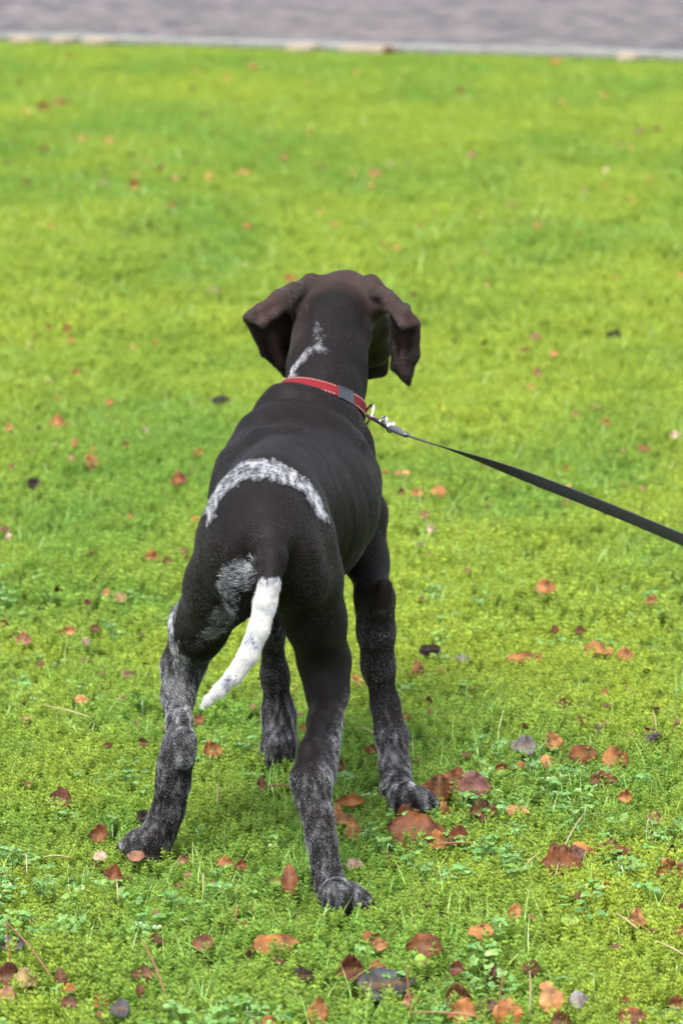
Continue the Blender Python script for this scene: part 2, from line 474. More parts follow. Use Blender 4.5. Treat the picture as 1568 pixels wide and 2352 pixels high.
px_, py_, ps_, pr_ = [], [], [], []
for (y0, y1, h0, h1, dn, sc) in ((3.0, 6.0, 1.45, 1.8, 2700, 1.22), (6.0, 9.5, 1.8, 2.2, 1500, 1.55), (9.5, 22.3, 2.2, 3.6, 760, 2.0)):
    x, y = sample(y0, y1, h0, h1, dn)
    # thin spots where the soil shows
    thin = fbm(x*9 + 40, y*6, 7., 3)
    k = rng.random(len(x)) < np.clip((thin - .22) / .10, .30, 1) * (.55 + .45 * patch(x, y) if y0 < 6 else 1)
    x, y = x[k], y[k]
    px_.append(x); py_.append(y); ps_.append(sc * rng.uniform(.7, 1.25, len(x)) * (.75 + .4 * fbm(x*5, y*4, 3., 2)))
x, y, s = np.concatenate(px_), np.concatenate(py_), np.concatenate(ps_)
s = s * np.clip(-kerb_dist(x, y) / 1.0, .35, 1)
k = not_paw(x, y); x, y, s = x[k], y[k], s[k]
pat = patch(x, y)
far_ = np.clip((y - 6) / 5, 0, 1)
pat = pat * (1 - .35 * far_) + .22 * far_
tint = np.clip(pat * .95 + .30 * (vnoise(x*13, y*9, 1.) - .5) + .12 * rng.normal(size=len(x)), 0, 1)
scatter('moss', [moss_tuft(100 + i) for i in range(7)], np.stack([x, y, height(x, y)], 1), rots(len(x)), s, tint)
n_moss = len(x)

gx, gy, gs = [], [], []
for (y0, y1, h0, h1, dn, sc) in ((3.0, 6.0, 1.45, 1.8, 900, .92), (6.0, 9.5, 1.8, 2.2, 700, 1.1), (9.5, 22.3, 2.2, 3.6, 300, 1.5)):
    x, y = sample(y0, y1, h0, h1, dn)
    dens = np.clip((fbm(x*3 + 8, y*2.2, 11., 3) - .40) / .18, .06, 1) * (1.15 - .75 * patch(x, y))
    k = rng.random(len(x)) < dens
    x, y = x[k], y[k]
    gx.append(x); gy.append(y); gs.append(sc * rng.uniform(.6, 1.2, len(x)))
x, y, s = np.concatenate(gx), np.concatenate(gy), np.concatenate(gs)
s = s * np.clip(-kerb_dist(x, y) / 1.0, .4, 1)
k = not_paw(x, y, .03); x, y, s = x[k], y[k], s[k]
scatter('grass', [grass_tuft(200 + i) for i in range(6)] + [grass_tuft(220 + i, 3, (.035, .070), .0009, lean=.9) for i in range(3)],
        np.stack([x, y, height(x, y)], 1), rots(len(x), .15), s, np.clip(.25 + .5 * patch(x, y) + .35 * np.clip((y - 6) / 5, 0, 1) + .2 * rng.normal(size=len(x)), 0, 1))
n_grass = len(x)

x, y = sample(3.0, 6.6, 1.4, 1.8, 2400)
near = np.clip((5.5 - y) / 1.1, .10, 1)
k = rng.random(len(x)) < np.clip((fbm(x*6.5 + 3, y*4 + 20, 15., 3) - .455) / .08, 0.02, 1) * near * .5
x, y = x[k], y[k]
k = not_paw(x, y, .045); x, y = x[k], y[k]
scatter('creeping_cover', [cover_plant(300 + i) for i in range(8)], np.stack([x, y, height(x, y)], 1), rots(len(x), .18),
        rng.uniform(.8, 1.5, len(x)), rng.random(len(x)))
# crumbs of broken leaf between the sprigs
M_FRAG = plant_mat('leaf_crumb', (.085, .030, .014), (.190, .095, .045), (.040, .018, .012), .1, .6, .2, .6)
def crumb(seed):
    r = np.random.default_rng(seed); k = 7; V = [(0, 0, .08)]; F = []
    for i in range(k):
        a = 6.283 * i / k; q = r.uniform(.28, .55); V.append((q*math.cos(a), .7*q*math.sin(a), r.uniform(-.12, .14)))
    for i in range(k): F.append((0, 1+i, 1+(i+1) % k))
    return mesh_from('leaf_crumb', V, F, M_FRAG, smooth=False, do_link=False)
cx1, cy1 = sample(3.0, 6.2, .95, 1.3, 95)
cx2, cy2 = sample(6.2, 15., 1.3, 2.4, 22)
x2, y2 = np.concatenate([cx1, cx2]), np.concatenate([cy1, cy2])
k = (rng.random(len(x2)) < np.clip((fbm(x2*2.5 + 30, y2*2 + 3, 21., 2) - .30) / .25, .15, 1)) & not_paw(x2, y2, .05); x2, y2 = x2[k], y2[k]
scatter('leaf_crumbs', [crumb(400 + i) for i in range(5)], np.stack([x2, y2, height(x2, y2) + np.where(y2 < 6.2, .024, .034)], 1), rots(len(x2), .45),
        rng.uniform(.009, .024, len(x2)) * np.where(y2 < 6.2, 1, 1.4), rng.random(len(x2)))
print('counts', n_moss, n_grass, len(x))
# ================================================================== the dog
VOX = 0.003
GX0, GY0, GZ0 = -0.44, 4.40, -0.012
GN = (int(0.68 / VOX), int(1.42 / VOX), int(0.76 / VOX))
GRID = np.full(GN, 0.08, dtype=np.float32)
GX = (GX0 + VOX * np.arange(GN[0])).astype(np.float32)
GY = (GY0 + VOX * np.arange(GN[1])).astype(np.float32)
GZ = (GZ0 + VOX * np.arange(GN[2])).astype(np.float32)

def _win(lo, hi):
    s = []
    for a, (g0, n) in enumerate(((GX0, GN[0]), (GY0, GN[1]), (GZ0, GN[2]))):
        i0 = max(0, int((lo[a] - g0) / VOX)); i1 = min(n, int((hi[a] - g0) / VOX) + 2)
        s.append(slice(i0, max(i0, i1)))
    return tuple(s)

def _blend(w, d, k, sub=False):
    a = GRID[w]
    if sub:
        h = np.maximum(k - np.abs(-d - a), 0) / k
        GRID[w] = np.maximum(a, -d) + h * h * k * 0.25
    else:
        h = np.maximum(k - np.abs(a - d), 0) / k
        GRID[w] = np.minimum(a, d) - h * h * k * 0.25

def ell(c, r, k=0.02, yaw=0.0, pitch=0.0, roll=0.0, sub=False):
    """ellipsoid; yaw turns about z, pitch about x, roll about y"""
    c = np.asarray(c, float); m = max(r) + k + 0.01
    w = _win(c - m, c + m)
    X, Y, Z = np.meshgrid(GX[w[0]] - np.float32(c[0]), GY[w[1]] - np.float32(c[1]), GZ[w[2]] - np.float32(c[2]), indexing='ij')
    M = np.array(Euler((pitch, roll, yaw)).to_matrix().transposed(), dtype=np.float32)
    x = M[0,0]*X+M[0,1]*Y+M[0,2]*Z; y = M[1,0]*X+M[1,1]*Y+M[1,2]*Z; z = M[2,0]*X+M[2,1]*Y+M[2,2]*Z
    k0 = np.sqrt((x/r[0])**2 + (y/r[1])**2 + (z/r[2])**2)
    k1 = np.sqrt((x/r[0]**2)**2 + (y/r[1]**2)**2 + (z/r[2]**2)**2) + 1e-6
    _blend(w, (k0 * (k0 - 1) / k1).astype(np.float32), k, sub)

def cone(a, b, ra, rb, k=0.012, sy=1.0, sub=False):
    a = np.asarray(a, float); b = np.asarray(b, float); m = max(ra, rb) * max(1, sy) + k + 0.008
    w = _win(np.minimum(a, b) - m, np.maximum(a, b) + m)
    X, Y, Z = np.meshgrid(GX[w[0]] - np.float32(a[0]), (GY[w[1]] - np.float32(a[1])) / np.float32(sy), GZ[w[2]] - np.float32(a[2]), indexing='ij')
    ba = (b - a); ba[1] /= sy
    L = float(ba @ ba) + 1e-12
    h = np.clip((X*ba[0] + Y*ba[1] + Z*ba[2]) / L, 0, 1)
    d = np.sqrt((X-ba[0]*h)**2 + (Y-ba[1]*h)**2 + (Z-ba[2]*h)**2) - (ra + (rb - ra) * h)
    _blend(w, d.astype(np.float32), k, sub)

def chain(pts, k=0.012, sy=1.0, k0=None, sub=False):
    """pts: (u, v, distance, radius in photograph units[, fore-aft stretch])"""
    q = [(P(*p[:3]), p[3] * SC(*p[:3]), (p[4] if len(p) > 4 else sy)) for p in pts]
    for i in range(len(q) - 1):
        cone(q[i][0], q[i+1][0], q[i][1], q[i+1][1], (k0 if (i == 0 and k0) else k), 0.5 * (q[i][2] + q[i+1][2]), sub)

def tri(a, b, c, r, k=0.006):
    a, b, c = [np.asarray(p, float) for p in (a, b, c)]
    m = r + k + 0.006
    w = _win(np.minimum(np.minimum(a, b), c) - m, np.maximum(np.maximum(a, b), c) + m)
    X, Y, Z = np.meshgrid(GX[w[0]], GY[w[1]], GZ[w[2]], indexing='ij')
    p = np.stack([X, Y, Z], -1).astype(np.float64)
    nr = np.cross(b - a, a - c)
    def side(v, q, n0): return np.sign((np.cross(v, n0) * (p - q)).sum(-1))
    def seg(v, q):
        t = np.clip(((p - q) @ v) / (v @ v), 0, 1)
        e = p - q - t[..., None] * v
        return (e * e).sum(-1)
    s = side(b - a, a, nr) + side(c - b, b, nr) + side(a - c, c, nr)
    dd = np.where(s < 2.0, np.minimum(np.minimum(seg(b - a, a), seg(c - b, b)), seg(a - c, c)), (((p - a) @ nr) ** 2) / (nr @ nr))
    _blend(w, (np.sqrt(dd) - r).astype(np.float32), k)

# ---- trunk
ell(P(681, 1152, 5.07), (0.118, 0.19, 0.104), 0.01, yaw=R(-8))          # rib cage
cone(P(680,1240,5.16), P(690,1235,4.98), .075, .07, .04)                 # brisket
ell(P(712, 1004, 5.18), (0.073, 0.11, 0.055), 0.05, yaw=R(-10))          # withers
cone(P(692,1088,5.10), P(622,1150,4.80), .060, .060, .045)                # back
ell(P(640, 1185, 4.88), (0.076, 0.16, 0.088), 0.04, yaw=R(-14))          # loin
ell(P(608, 1235, 4.74), (0.083, 0.115, 0.090), 0.03, yaw=R(-8))          # croup
cone(P(655,1060,5.08), P(618,1120,4.80), .012, .014, .05)                # spine ridge
chain([(646,985,5.17,58),(634,1042,5.12,92),(622,1105,5.06,120)], .03, k0=.04)
# ---- neck and head
chain([(724,960,5.22,82),(742,905,5.26,80),(750,840,5.32,81),(762,770,5.39,80),(782,708,5.46,74)], .03, 1.1, k0=.035)
chain([(740,1010,5.30,80),(770,900,5.36,66)], .04)                       # fore chest up to throat
ell(P(790,703,5.47), (0.051,0.075,0.047), .02)                           # skull
chain([(765,660,5.44,28),(800,655,5.46,28)], .02)
chain([(810,735,5.50,58),(842,790,5.585,46),(850,815,5.66,38),(852,822,5.69,33)], .018)
chain([(868,800,5.60,26),(873,848,5.62,20)], .012)                       # flews
chain([(846,852,5.61,20),(840,852,5.67,18)], .012)
chain([(858,796,5.70,17),(862,800,5.725,15)], .01)                       # nose
chain([(765,790,5.50,50),(800,820,5.58,32)], .02)
chain([(842,690,5.47,36),(858,745,5.53,32),(864,800,5.58,27)], .02)                        # cheek, jaw
# eye sockets
for eu, ed in ((812, 5.60), (868, 5.565)):
    ell(P(eu, 735, ed + .012), (.010, .010, .010), .012, sub=True)
    ell(P(eu, 722, ed), (.012, .012, .008), .012)
# ---- left ear
chain([(715,652,5.43,22),(697,700,5.42,30)], .022)
Z = lambda *a: P(*a)
A,B,C,D,E_,F = Z(712,638,5.43), Z(640,674,5.40), Z(568,727,5.36), Z(604,742,5.34), Z(655,702,5.365), Z(690,735,5.42)
for t3 in ((A,B,E_),(A,E_,F),(B,C,D),(B,D,E_)): tri(*t3, .0046, .008)
C2,G1,H1,I1,J1 = Z(569,733,5.375), Z(603,812,5.395), Z(656,861,5.42), Z(676,790,5.45), Z(668,705,5.43)
M1 = Z(628,785,5.425)
for t3 in ((C2,G1,M1),(G1,H1,M1),(H1,I1,M1),(I1,J1,M1),(C2,M1,J1)): tri(*t3, .0040, .008)
chain([(569,730,5.365,8),(598,712,5.352,13),(640,684,5.368,16),(675,664,5.40,18)], .010)
chain([(604,735,5.345,7),(628,722,5.352,9),(650,700,5.365,9)], .008)
# ---- right ear
chain([(852,655,5.43,24),(868,700,5.425,27)], .022)
A,B,C,D,E_,F,G_ = Z(855,640,5.43), Z(893,675,5.42), Z(930,708,5.40), Z(956,744,5.385), Z(925,748,5.368), Z(893,708,5.385), Z(868,705,5.41)
for t3 in ((A,B,G_),(B,F,G_),(B,C,F),(C,D,E_),(C,E_,F)): tri(*t3, .0046, .008)
F2,D2,I2,J2,K2,L2,M2 = Z(900,715,5.40), Z(957,749,5.40), Z(953,812,5.405), Z(932,864,5.41), Z(940,882,5.41), Z(904,842,5.42), Z(899,780,5.415)
C3 = Z(925,790,5.43)
for t3 in ((F2,D2,C3),(D2,I2,C3),(I2,L2,C3),(L2,M2,C3),(M2,F2,C3),(I2,L2,J2),(L2,J2,K2)): tri(*t3, .0038, .008)
chain([(868,672,5.405,16),(900,690,5.392,13),(928,716,5.382,11),(955,744,5.384,8)], .010)
chain([(957,770,5.395,6),(952,815,5.40,7),(940,855,5.405,8),(937,876,5.405,7)], .010)
chain([(904,800,5.41,7),(910,838,5.41,7),(928,866,5.41,8)], .010)
# ---- skin rolls behind the collar
chain([(622,940,5.18,22),(644,920,5.17,20),(668,911,5.16,17),(696,920,5.16,16),(740,936,5.16,16),(790,965,5.165,19),(828,1015,5.18,18)], .028)
chain([(596,990,5.115,20),(660,962,5.105,16),(730,972,5.10,15),(790,1020,5.105,15),(836,1085,5.12,13)], .034)
chain([(545,1062,5.04,13),(600,1018,5.01,12),(670,998,5.005,10)], .034)
# ---- right fore leg
chain([(780,1066,5.20,62,1.3),(826,1178,5.23,55,1.2),(842,1285,5.19,44,1.2),(860,1375,5.12,40,1.0),(863,1450,5.11,38),(868,1530,5.11,33),
       (884,1620,5.11,28),(899,1690,5.09,32),(906,1760,5.06,29),(912,1812,5.03,36)], .022, k0=.04)
chain([(882,1345,5.085,16),(878,1390,5.085,16)], .028)                     # elbow
chain([(898,1690,5.07,22),(904,1712,5.068,16)], .010)                    # carpal pad
# ---- left fore leg
chain([(632,1100,5.22,70,1.2),(625,1250,5.27,50,1.2),(621,1350,5.22,36),(623,1450,5.24,27),(631,1550,5.26,28),
       (640,1640,5.27,34),(642,1700,5.25,34),(640,1738,5.24,38)], .020, k0=.04)
chain([(638,1672,5.245,16),(640,1690,5.243,14)], .010)
# ---- right hind leg
chain([(690,1262,4.76,78,1.3),(700,1330,4.76,80,1.4),(722,1420,4.79,66,1.5),(745,1520,4.81,55,1.4),(752,1590,4.78,43,1.2),(746,1660,4.72,35,1.1),(732,1730,4.66,29),
       (722,1800,4.610,34),(729,1870,4.585,30),(738,1930,4.57,29),(748,1990,4.555,27),(760,2042,4.55,34)], .020, k0=.03)
chain([(726,1650,4.69,9),(708,1720,4.630,9),(699,1785,4.600,17),(700,1830,4.595,15)], .026)   # achilles tendon and point of hock
chain([(757,1700,4.69,22),(752,1780,4.64,20)], .016)
# ---- left hind leg
chain([(540,1262,4.76,84,1.3),(512,1345,4.79,84,1.4),(458,1440,4.87,62,1.4),(420,1530,4.90,45,1.3),(409,1600,4.87,33,1.1),(411,1660,4.82,24),
       (413,1735,4.775,29),(400,1800,4.77,31),(386,1860,4.772,32),(367,1910,4.775,32),(348,1945,4.78,36)], .020, k0=.03)
chain([(423,1640,4.80,11),(427,1700,4.76,13),(424,1745,4.742,18)], .024)
chain([(392,1700,4.785,11),(386,1760,4.76,13),(380,1800,4.76,13)], .022)
# ---- haunches round the tail root
chain([(556,1268,4.665,30),(542,1325,4.69,34)], .045)
chain([(684,1272,4.665,30),(702,1335,4.68,36)], .045)
ell(P(580,1262,4.608), (.006,.018,.020), .020, sub=True)
ell(P(665,1264,4.608), (.006,.018,.018), .020, sub=True)
chain([(590,1330,4.66,34),(560,1390,4.68,26)], .03)
# ---- tail
chain([(621,1190,4.68,50),(622,1235,4.635,42),(623,1285,4.60,34),(619,1335,4.575,28)], .014, k0=.03)
chain([(619,1335,4.575,26),(608,1390,4.56,24.5),(594,1445,4.55,22.5),(571,1502,4.545,21.5),(540,1549,4.54,19),(508,1582,4.54,16),(482,1606,4.54,11),(469,1621,4.54,5)], .004)

# ---- paws: four toes with knuckles, pads; heading in degrees from +Y towards +X
CLAWS = []
def paw(c, head, s=1.0, spread=1.0, k=.010):
    c = np.array(c, float); h = R(head)
    f = np.array([math.sin(h), math.cos(h), 0]); r = np.array([math.cos(h), -math.sin(h), 0]); up = np.array([0, 0, 1.0])
    cone(c + up*.022*s, c + f*.012*s + up*.016*s, .021*s, .019*s, k)
    cone(c - f*.004*s + up*.010, c + f*.02*s + up*.009, .014*s, .013*s, k)
    for i, (a, L) in enumerate(((-32, .027), (-11, .037), (11, .037), (32, .027))):
        a = R(a) * spread
        fd = f*math.cos(a) + r*math.sin(a)
        b = c + fd*.006*s + up*.021*s
        kn = c + fd*(L*.60)*s + up*.0205*s
        tp = c + fd*L*s + up*.011*s
        cone(b, kn, .0115*s, .0105*s, .007)
        cone(kn, tp, .0108*s, .0098*s, .005)
        CLAWS.append((tp + fd*.006*s + up*.001, tp + fd*.015*s - up*.007*s))
def foot_at(u, v, d):
    p = P(u, v, d); p[2] = 0.012; return p
paw(foot_at(776, 2030, 4.505), 68, .94)
paw(foot_at(345, 1950, 4.755), -66, .93)
paw(foot_at(932, 1815, 4.965), 80, .98)
paw(foot_at(640, 1740, 5.235), -12, 1.04)
chain([(912,1812,5.02,34),(926,1838,4.985,28),(962,1844,4.985,21)], .018)
chain([(350,1945,4.775,32),(342,1955,4.76,28),(310,1958,4.76,14)], .018)
chain([(760,2042,4.54,30),(770,2062,4.515,26),(826,2070,4.52,15)], .018)

# ---- skin detail: ribs, folds, muscle relief
def relief():
    w = _win((-.44, 4.4, .1), (.24, 5.5, .66))
    X, Y, Z_ = np.meshgrid(GX[w[0]], GY[w[1]], GZ[w[2]], indexing='ij')
    a = GRID[w]
    m = np.abs(a) < .012
    x, y, z = X[m], Y[m], Z_[m]
    n1 = fbm(x*28 + 3, y*16, z*9, 2) - .5
    n2 = vnoise(x*75 + 7*y, y*34, z*22) - .5
    trunk = np.clip((y - 4.82) / .06, 0, 1) * np.clip((z - .28) / .08, 0, 1)
    rib = np.sin(y * 190 + z * 34 + 2.2 * (vnoise(x*9, y*9, z*9) - .5)) * np.clip((y - 4.88) / .05, 0, 1) * np.clip((5.14 - y) / .04, 0, 1) * np.clip((.50 - z) / .04, 0, 1)
    legs = np.clip((z - .20) / .12, .15, 1)
    a[m] += (-.0035 * n1 * legs - .0030 * n2 * (.20 + .80 * trunk) + .00028 * rib * trunk).astype(np.float32)
    GRID[w] = a
relief()
GRID[:, :, 0] = np.maximum(GRID[:, :, 0], VOX)
import openvdb
grid = openvdb.FloatGrid(0.08)
grid.copyFromArray(np.clip(GRID, -.08, .08), tolerance=0.0)
_v, _q = grid.convertToQuads(0.0)
_v = np.asarray(_v, dtype=np.float64) * VOX + np.array([GX0, GY0, GZ0])
_q = np.asarray(_q)[:, ::-1]
# keep the largest island only
def largest(v, q):
    par = np.arange(len(v))
    e = np.concatenate([q[:, [0,1]], q[:, [1,2]], q[:, [2,3]]])
    for _ in range(200):
        m = np.minimum(par[e[:,0]], par[e[:,1]])
        new = par.copy()
        np.minimum.at(new, e[:,0], m); np.minimum.at(new, e[:,1], m)
        new = new[new]; new = new[new]
        if (new == par).all(): break
        par = new
    ids, c = np.unique(par, return_counts=True)
    keep = par == ids[c.argmax()]
    mp = np.cumsum(keep) - 1
    return v[keep], mp[q[keep[q].all(1)]]
_v, _q = largest(_v, _q)
def smooth_mesh(v, q, it=2, lam=.5):
    e = np.concatenate([q[:, [0,1]], q[:, [1,2]], q[:, [2,3]], q[:, [3,0]]])
    n = len(v); deg = np.bincount(e.ravel(), minlength=n)[:, None]
    for i in range(it):
        s = np.stack([np.bincount(e[:,0], v[e[:,1], a], n) + np.bincount(e[:,1], v[e[:,0], a], n) for a in range(3)], 1)
        v = v + lam * (s / deg - v)
    return v
_v = smooth_mesh(_v, _q, 3, .5)
del grid
# make sure faces point outwards (signed volume)
a_, b_, c_ = _v[_q[:,0]], _v[_q[:,1]], _v[_q[:,2]]
if np.einsum('ij,ij->i', a_, np.cross(b_, c_)).sum() < 0:
    _q = _q[:, ::-1]
def vert_normals(v, q):
    fn = np.cross(v[q[:,2]] - v[q[:,0]], v[q[:,3]] - v[q[:,1]])
    n = np.stack([np.bincount(q.ravel(), np.repeat(fn[:, a], 4), len(v)) for a in range(3)], 1)
    return n / (np.linalg.norm(n, axis=1)[:, None] + 1e-12), fn
VN, FN = vert_normals(_v, _q)
dog_bvh = BVHTree.FromPolygons([tuple(p) for p in _v], [tuple(f) for f in _q.tolist()])
CAMP = Vector((0, 0, CAM_H))
def hit(u, v):
    ray = FW + (u - 784) * KPX * np.array([1.0, 0, 0]) - (v - 1176) * KPX * UP
    h = dog_bvh.ray_cast(CAMP, Vector(ray))
    return None if h[0] is None else np.array(h[0])

def dist_poly(p, pts):
    q = np.array([a for a, b in pts]); m = .06 + max(b for a, b in pts)
    sel = ((p > q.min(0) - m) & (p < q.max(0) + m)).all(1)
    out = np.full(len(p), 9.0)
    if sel.any(): out[sel] = _dist_poly(p[sel], pts)
    return out
def _dist_poly(p, pts):
    """distance from points p to a 3-D polyline with per-vertex radius: returns distance minus radius"""
    best = np.full(len(p), 9.0)
    for i in range(len(pts) - 1):
        a, ra = pts[i]; b, rb = pts[i+1]
        ba = b - a; h = np.clip((p - a) @ ba / (ba @ ba + 1e-12), 0, 1)
        d = np.linalg.norm(p - a - h[:, None] * ba, axis=1) - (ra + (rb - ra) * h)
        best = np.minimum(best, d)
    return best
def on_dog(lst):
    """(u, v, radius units) marks on the near side of the coat -> 3-D points on the skin"""
    out = []
    for u, v, r in lst:
        h = hit(u, v)
        if h is not None:
            out.append((h, r * KPX * h[1] / 1.0 * 1.01))
    return out

BT = [(487,1160),(498,1120),(522,1082),(556,1052),(592,1042),(628,1052),(662,1068),(692,1088),(716,1114),(730,1142),(739,1166)]
BB = [(484,1182),(497,1150),(520,1128),(552,1107),(590,1100),(624,1102),(655,1106),(684,1118),(708,1140),(727,1158),(739,1176)]
BANDS3 = [on_dog([(a[0]*(1-f)+b_[0]*f, a[1]*(1-f)+b_[1]*f, 7) for a, b_ in zip(BT, BB)]) for f in (.28, .46, .64, .78)]
NECKM = on_dog([(669,872,12),(674,842,12),(690,824,9),(710,806,10),(727,794,11),(742,800,5)])
NECKM2 = on_dog([(730,788,6),(735,765,6),(738,740,4)])
PERI = on_dog([(574,1290,14),(568,1322,26),(535,1335,18),(505,1348,9)])
PERI2 = on_dog([(520,1362,10),(528,1400,14),(505,1440,16),(480,1470,16),(450,1482,14)])
LHK = on_dog([(400,1402,7),(392,1450,16),(404,1505,34),(405,1560,36),(405,1610,26)])
TAILB = [(P(619,1322,4.575), .03)]
TAILP = [P(u, v, 4.55) for u, v in ((619,1328),(608,1390),(594,1445),(572,1502),(542,1548),(508,1582),(464,1628))]
TSPOT = on_dog([(608,1376,7)]), on_dog([(606,1392,5)]), on_dog([(579,1462,9)]), on_dog([(584,1476,6)]), on_dog([(524,1563,9)]), on_dog([(534,1556,6)])

EARIN1 = [(P(632,775,5.41), .010), (P(645,825,5.415), .006)]
EARIN2 = [(P(925,775,5.41), .004), (P(922,835,5.415), .004)]
def coat(p):
    """share of white hairs at points p (numpy n x 3), and share of brown"""
    x, y, z = p[:,0], p[:,1], p[:,2]
    n = fbm(x*60, y*60, z*40, 3) - .5
    nf = vnoise(x*170, y*170, z*80) - .5
    def soft(d, w): return np.clip(.5 - d / w, 0, 1)
    W = np.zeros(len(p))
    wx = 2.2 * fbm(x*50 + 7, y*50, z*50, 2)
    nst = .6 * vnoise(x*260 + wx, y*38 + wx, z*70) + .4 * vnoise(x*430 + 5, y*80 - wx, z*90) - .5
    def add(pts, w, s, jag=.010):
        nonlocal W
        if len(pts) >= 2:
            W = np.maximum(W, s * soft(dist_poly(p, pts) + jag * (.55 * n + .4 * nf + .75 * nst), w))
    _db = np.full(len(p), 9.)
    for q_ in BANDS3: _db = np.minimum(_db, dist_poly(p, q_))
    W = np.maximum(W, 1.12 * soft(_db + .030 * (.3 * n + .25 * nf + 1.0 * nst), .024))
    add(NECKM, .010, .95, .022); add(NECKM2, .007, .45, .032)
    add(PERI, .016, .52, .02); add(PERI2, .020, .40, .02)
    add(LHK, .020, 1.0, .03)
    # ticked legs
    left_hind = (x < -.135) & (y < 5.0) & (z < .42)
    t = np.clip((.262 - z + .022 * n) / .03, 0, 1)
    W = np.where(left_hind, np.maximum(W, t * (.44 + .28 * np.clip((z - .16)/.1, 0, 1)) * np.clip(1 + 1.5 * vnoise(x*170+3, y*150, z*42) - .75, .2, 1.7)), W)
    right_hind = (x >= -.12) & (y < 4.93) & (z < .30) & ~((x > .045) & (y > 4.84))
    outer = np.clip((x + .035) / .04, 0, 1)
    t = np.clip((.182 + .06 * outer * np.clip((z-.15)/.02, 0, 1) - z + .02 * n) / .03, 0, 1)
    W = np.where(right_hind, np.maximum(W, t * .48 * np.clip(1 + 1.5 * vnoise(x*170+3, y*150, z*42) - .75, .25, 1.7)), W)
    fore = ((y > 4.93) | ((x > .045) & (y > 4.84))) & (z < .36)
    t = np.clip((.285 - z + .03 * n) / .03, 0, 1)
    low = np.clip((.13 - z) / .05, 0, 1)
    W = np.where(fore, np.maximum(W, t * (.21 + .34 * low) * np.clip(1 + 2.0 * vnoise(x*170+3, y*150, z*42) - 1.0, .05, 2.0)), W)
    # tail
    ch = [(q, .0) for q in TAILP]
    dt = dist_poly(p, ch)
    u_, v_ = UV(TAILP[0])
    tail = (dt < .027) & (y < 4.60)
    ax = (TAILP[1] - TAILP[0]) / np.linalg.norm(TAILP[1] - TAILP[0])
    along = (p - TAILP[0]) @ ax
    W = np.where(tail, np.maximum(W, 1.02 * np.clip((along + .010 * n + .012 * nf) / .006, 0, 1)), W)
    for s in TSPOT:
        if s:
            ds = np.linalg.norm(p - s[0][0], axis=1) - s[0][1] + .018 * (n + nf)
            W = np.where(tail, W * (1 - .42 * np.clip(.5 - ds / .014, 0, 1)), W)
    st0 = vnoise(x*95, y*95, z*34) - .5
    st = np.where((y < 4.93) & (z < .33) | (z < .30), vnoise(x*330, y*250, z*85), vnoise(x*400 + wx, y*95 + wx, z*120))
    W = W * np.where(tail & (W > .5), 1.0, np.where(_db < .02, np.clip(.45 + 1.1 * st, 0, 1.2), np.clip(.15 + 1.7 * st, 0, 1.45)))
    # brown
    Bn = np.clip((z - .585) / .05, 0, 1) * np.clip((y - 5.26) / .06, 0, 1)
    dn = dist_poly(p, [(P(735,905,5.15), .0), (P(748,840,5.2), .0), (P(760,770,5.28), .0), (P(775,700,5.36), 0)])
    Bn = Bn * np.clip((dn - .035) / .05, 0, 1)
    Bn = Bn * np.where(y > 5.475, np.clip((z - .64) / .03, 0, 1), 1)
    Bn = np.maximum(Bn, .40 * np.clip((x - .045) / .04, 0, 1) * np.clip((y - 5.0) / .1, 0, 1) * np.clip((z - .22)/.05, 0, 1))
    Bn = np.clip(Bn + .25 * (fbm(x*14, y*14, z*14, 2) - .5) + .02, 0, 1) * .31
    Bn = np.maximum(Bn, .95 * soft(dist_poly(p, EARIN1), .022)); Bn = np.maximum(Bn, .75 * soft(dist_poly(p, EARIN2), .014))
    return np.clip(W, 0, 1), Bn

WH, BR = coat(_v)
dog = empty('dog', (-0.03, 4.9, 0.0))
tag(dog, 'dark brown pointer with white tail and roan legs, seen from behind', 'dog')
# skin material
m, nt, n, l, out = mat_new('coat_skin')
at1 = n.new('ShaderNodeAttribute'); at1.attribute_name = 'white'
at2 = n.new('ShaderNodeAttribute'); at2.attribute_name = 'brown'
mixb = n.new('ShaderNodeMix'); mixb.data_type = 'RGBA'
mixb.inputs[6].default_value = (.0044, .0032, .0030, 1); mixb.inputs[7].default_value = (.080, .048, .040, 1)
l.new(at2.outputs['Fac'], mixb.inputs[0])
mixw = n.new('ShaderNodeMix'); mixw.data_type = 'RGBA'
mixw.inputs[7].default_value = (.13, .135, .145, 1)
tc = n.new('ShaderNodeTexCoord'); mp = n.new('ShaderNodeMapping'); mp.inputs['Scale'].default_value = (700, 350, 160)
l.new(tc.outputs['Object'], mp.inputs[0])
tx = n.new('ShaderNodeTexNoise'); tx.inputs['Scale'].default_value = 1.0; tx.inputs['Detail'].default_value = 2
l.new(mp.outputs[0], tx.inputs['Vector'])
su = n.new('ShaderNodeMath'); su.operation = 'MULTIPLY_ADD'; su.inputs[1].default_value = .50; l.new(at1.outputs['Fac'], su.inputs[0])
ne = n.new('ShaderNodeMath'); ne.operation = 'MULTIPLY'; ne.inputs[1].default_value = -.30; l.new(tx.outputs['Fac'], ne.inputs[0])
l.new(ne.outputs[0], su.inputs[2])
cl = n.new('ShaderNodeClamp'); l.new(su.outputs[0], cl.inputs[0])
l.new(cl.outputs[0], mixw.inputs[0]); l.new(mixb.outputs[2], mixw.inputs[6])
b = n.new('ShaderNodeBsdfPrincipled'); b.inputs['Roughness'].default_value = .6; b.inputs['Specular IOR Level'].default_value = .09
l.new(mixw.outputs[2], b.inputs['Base Color'])
bp = n.new('ShaderNodeBump'); bp.inputs['Strength'].default_value = .5; bp.inputs['Distance'].default_value = .001
l.new(tx.outputs['Fac'], bp.inputs['Height']); l.new(bp.outputs[0], b.inputs['Normal'])
l.new(b.outputs[0], out.inputs[0])
M_SKIN = m
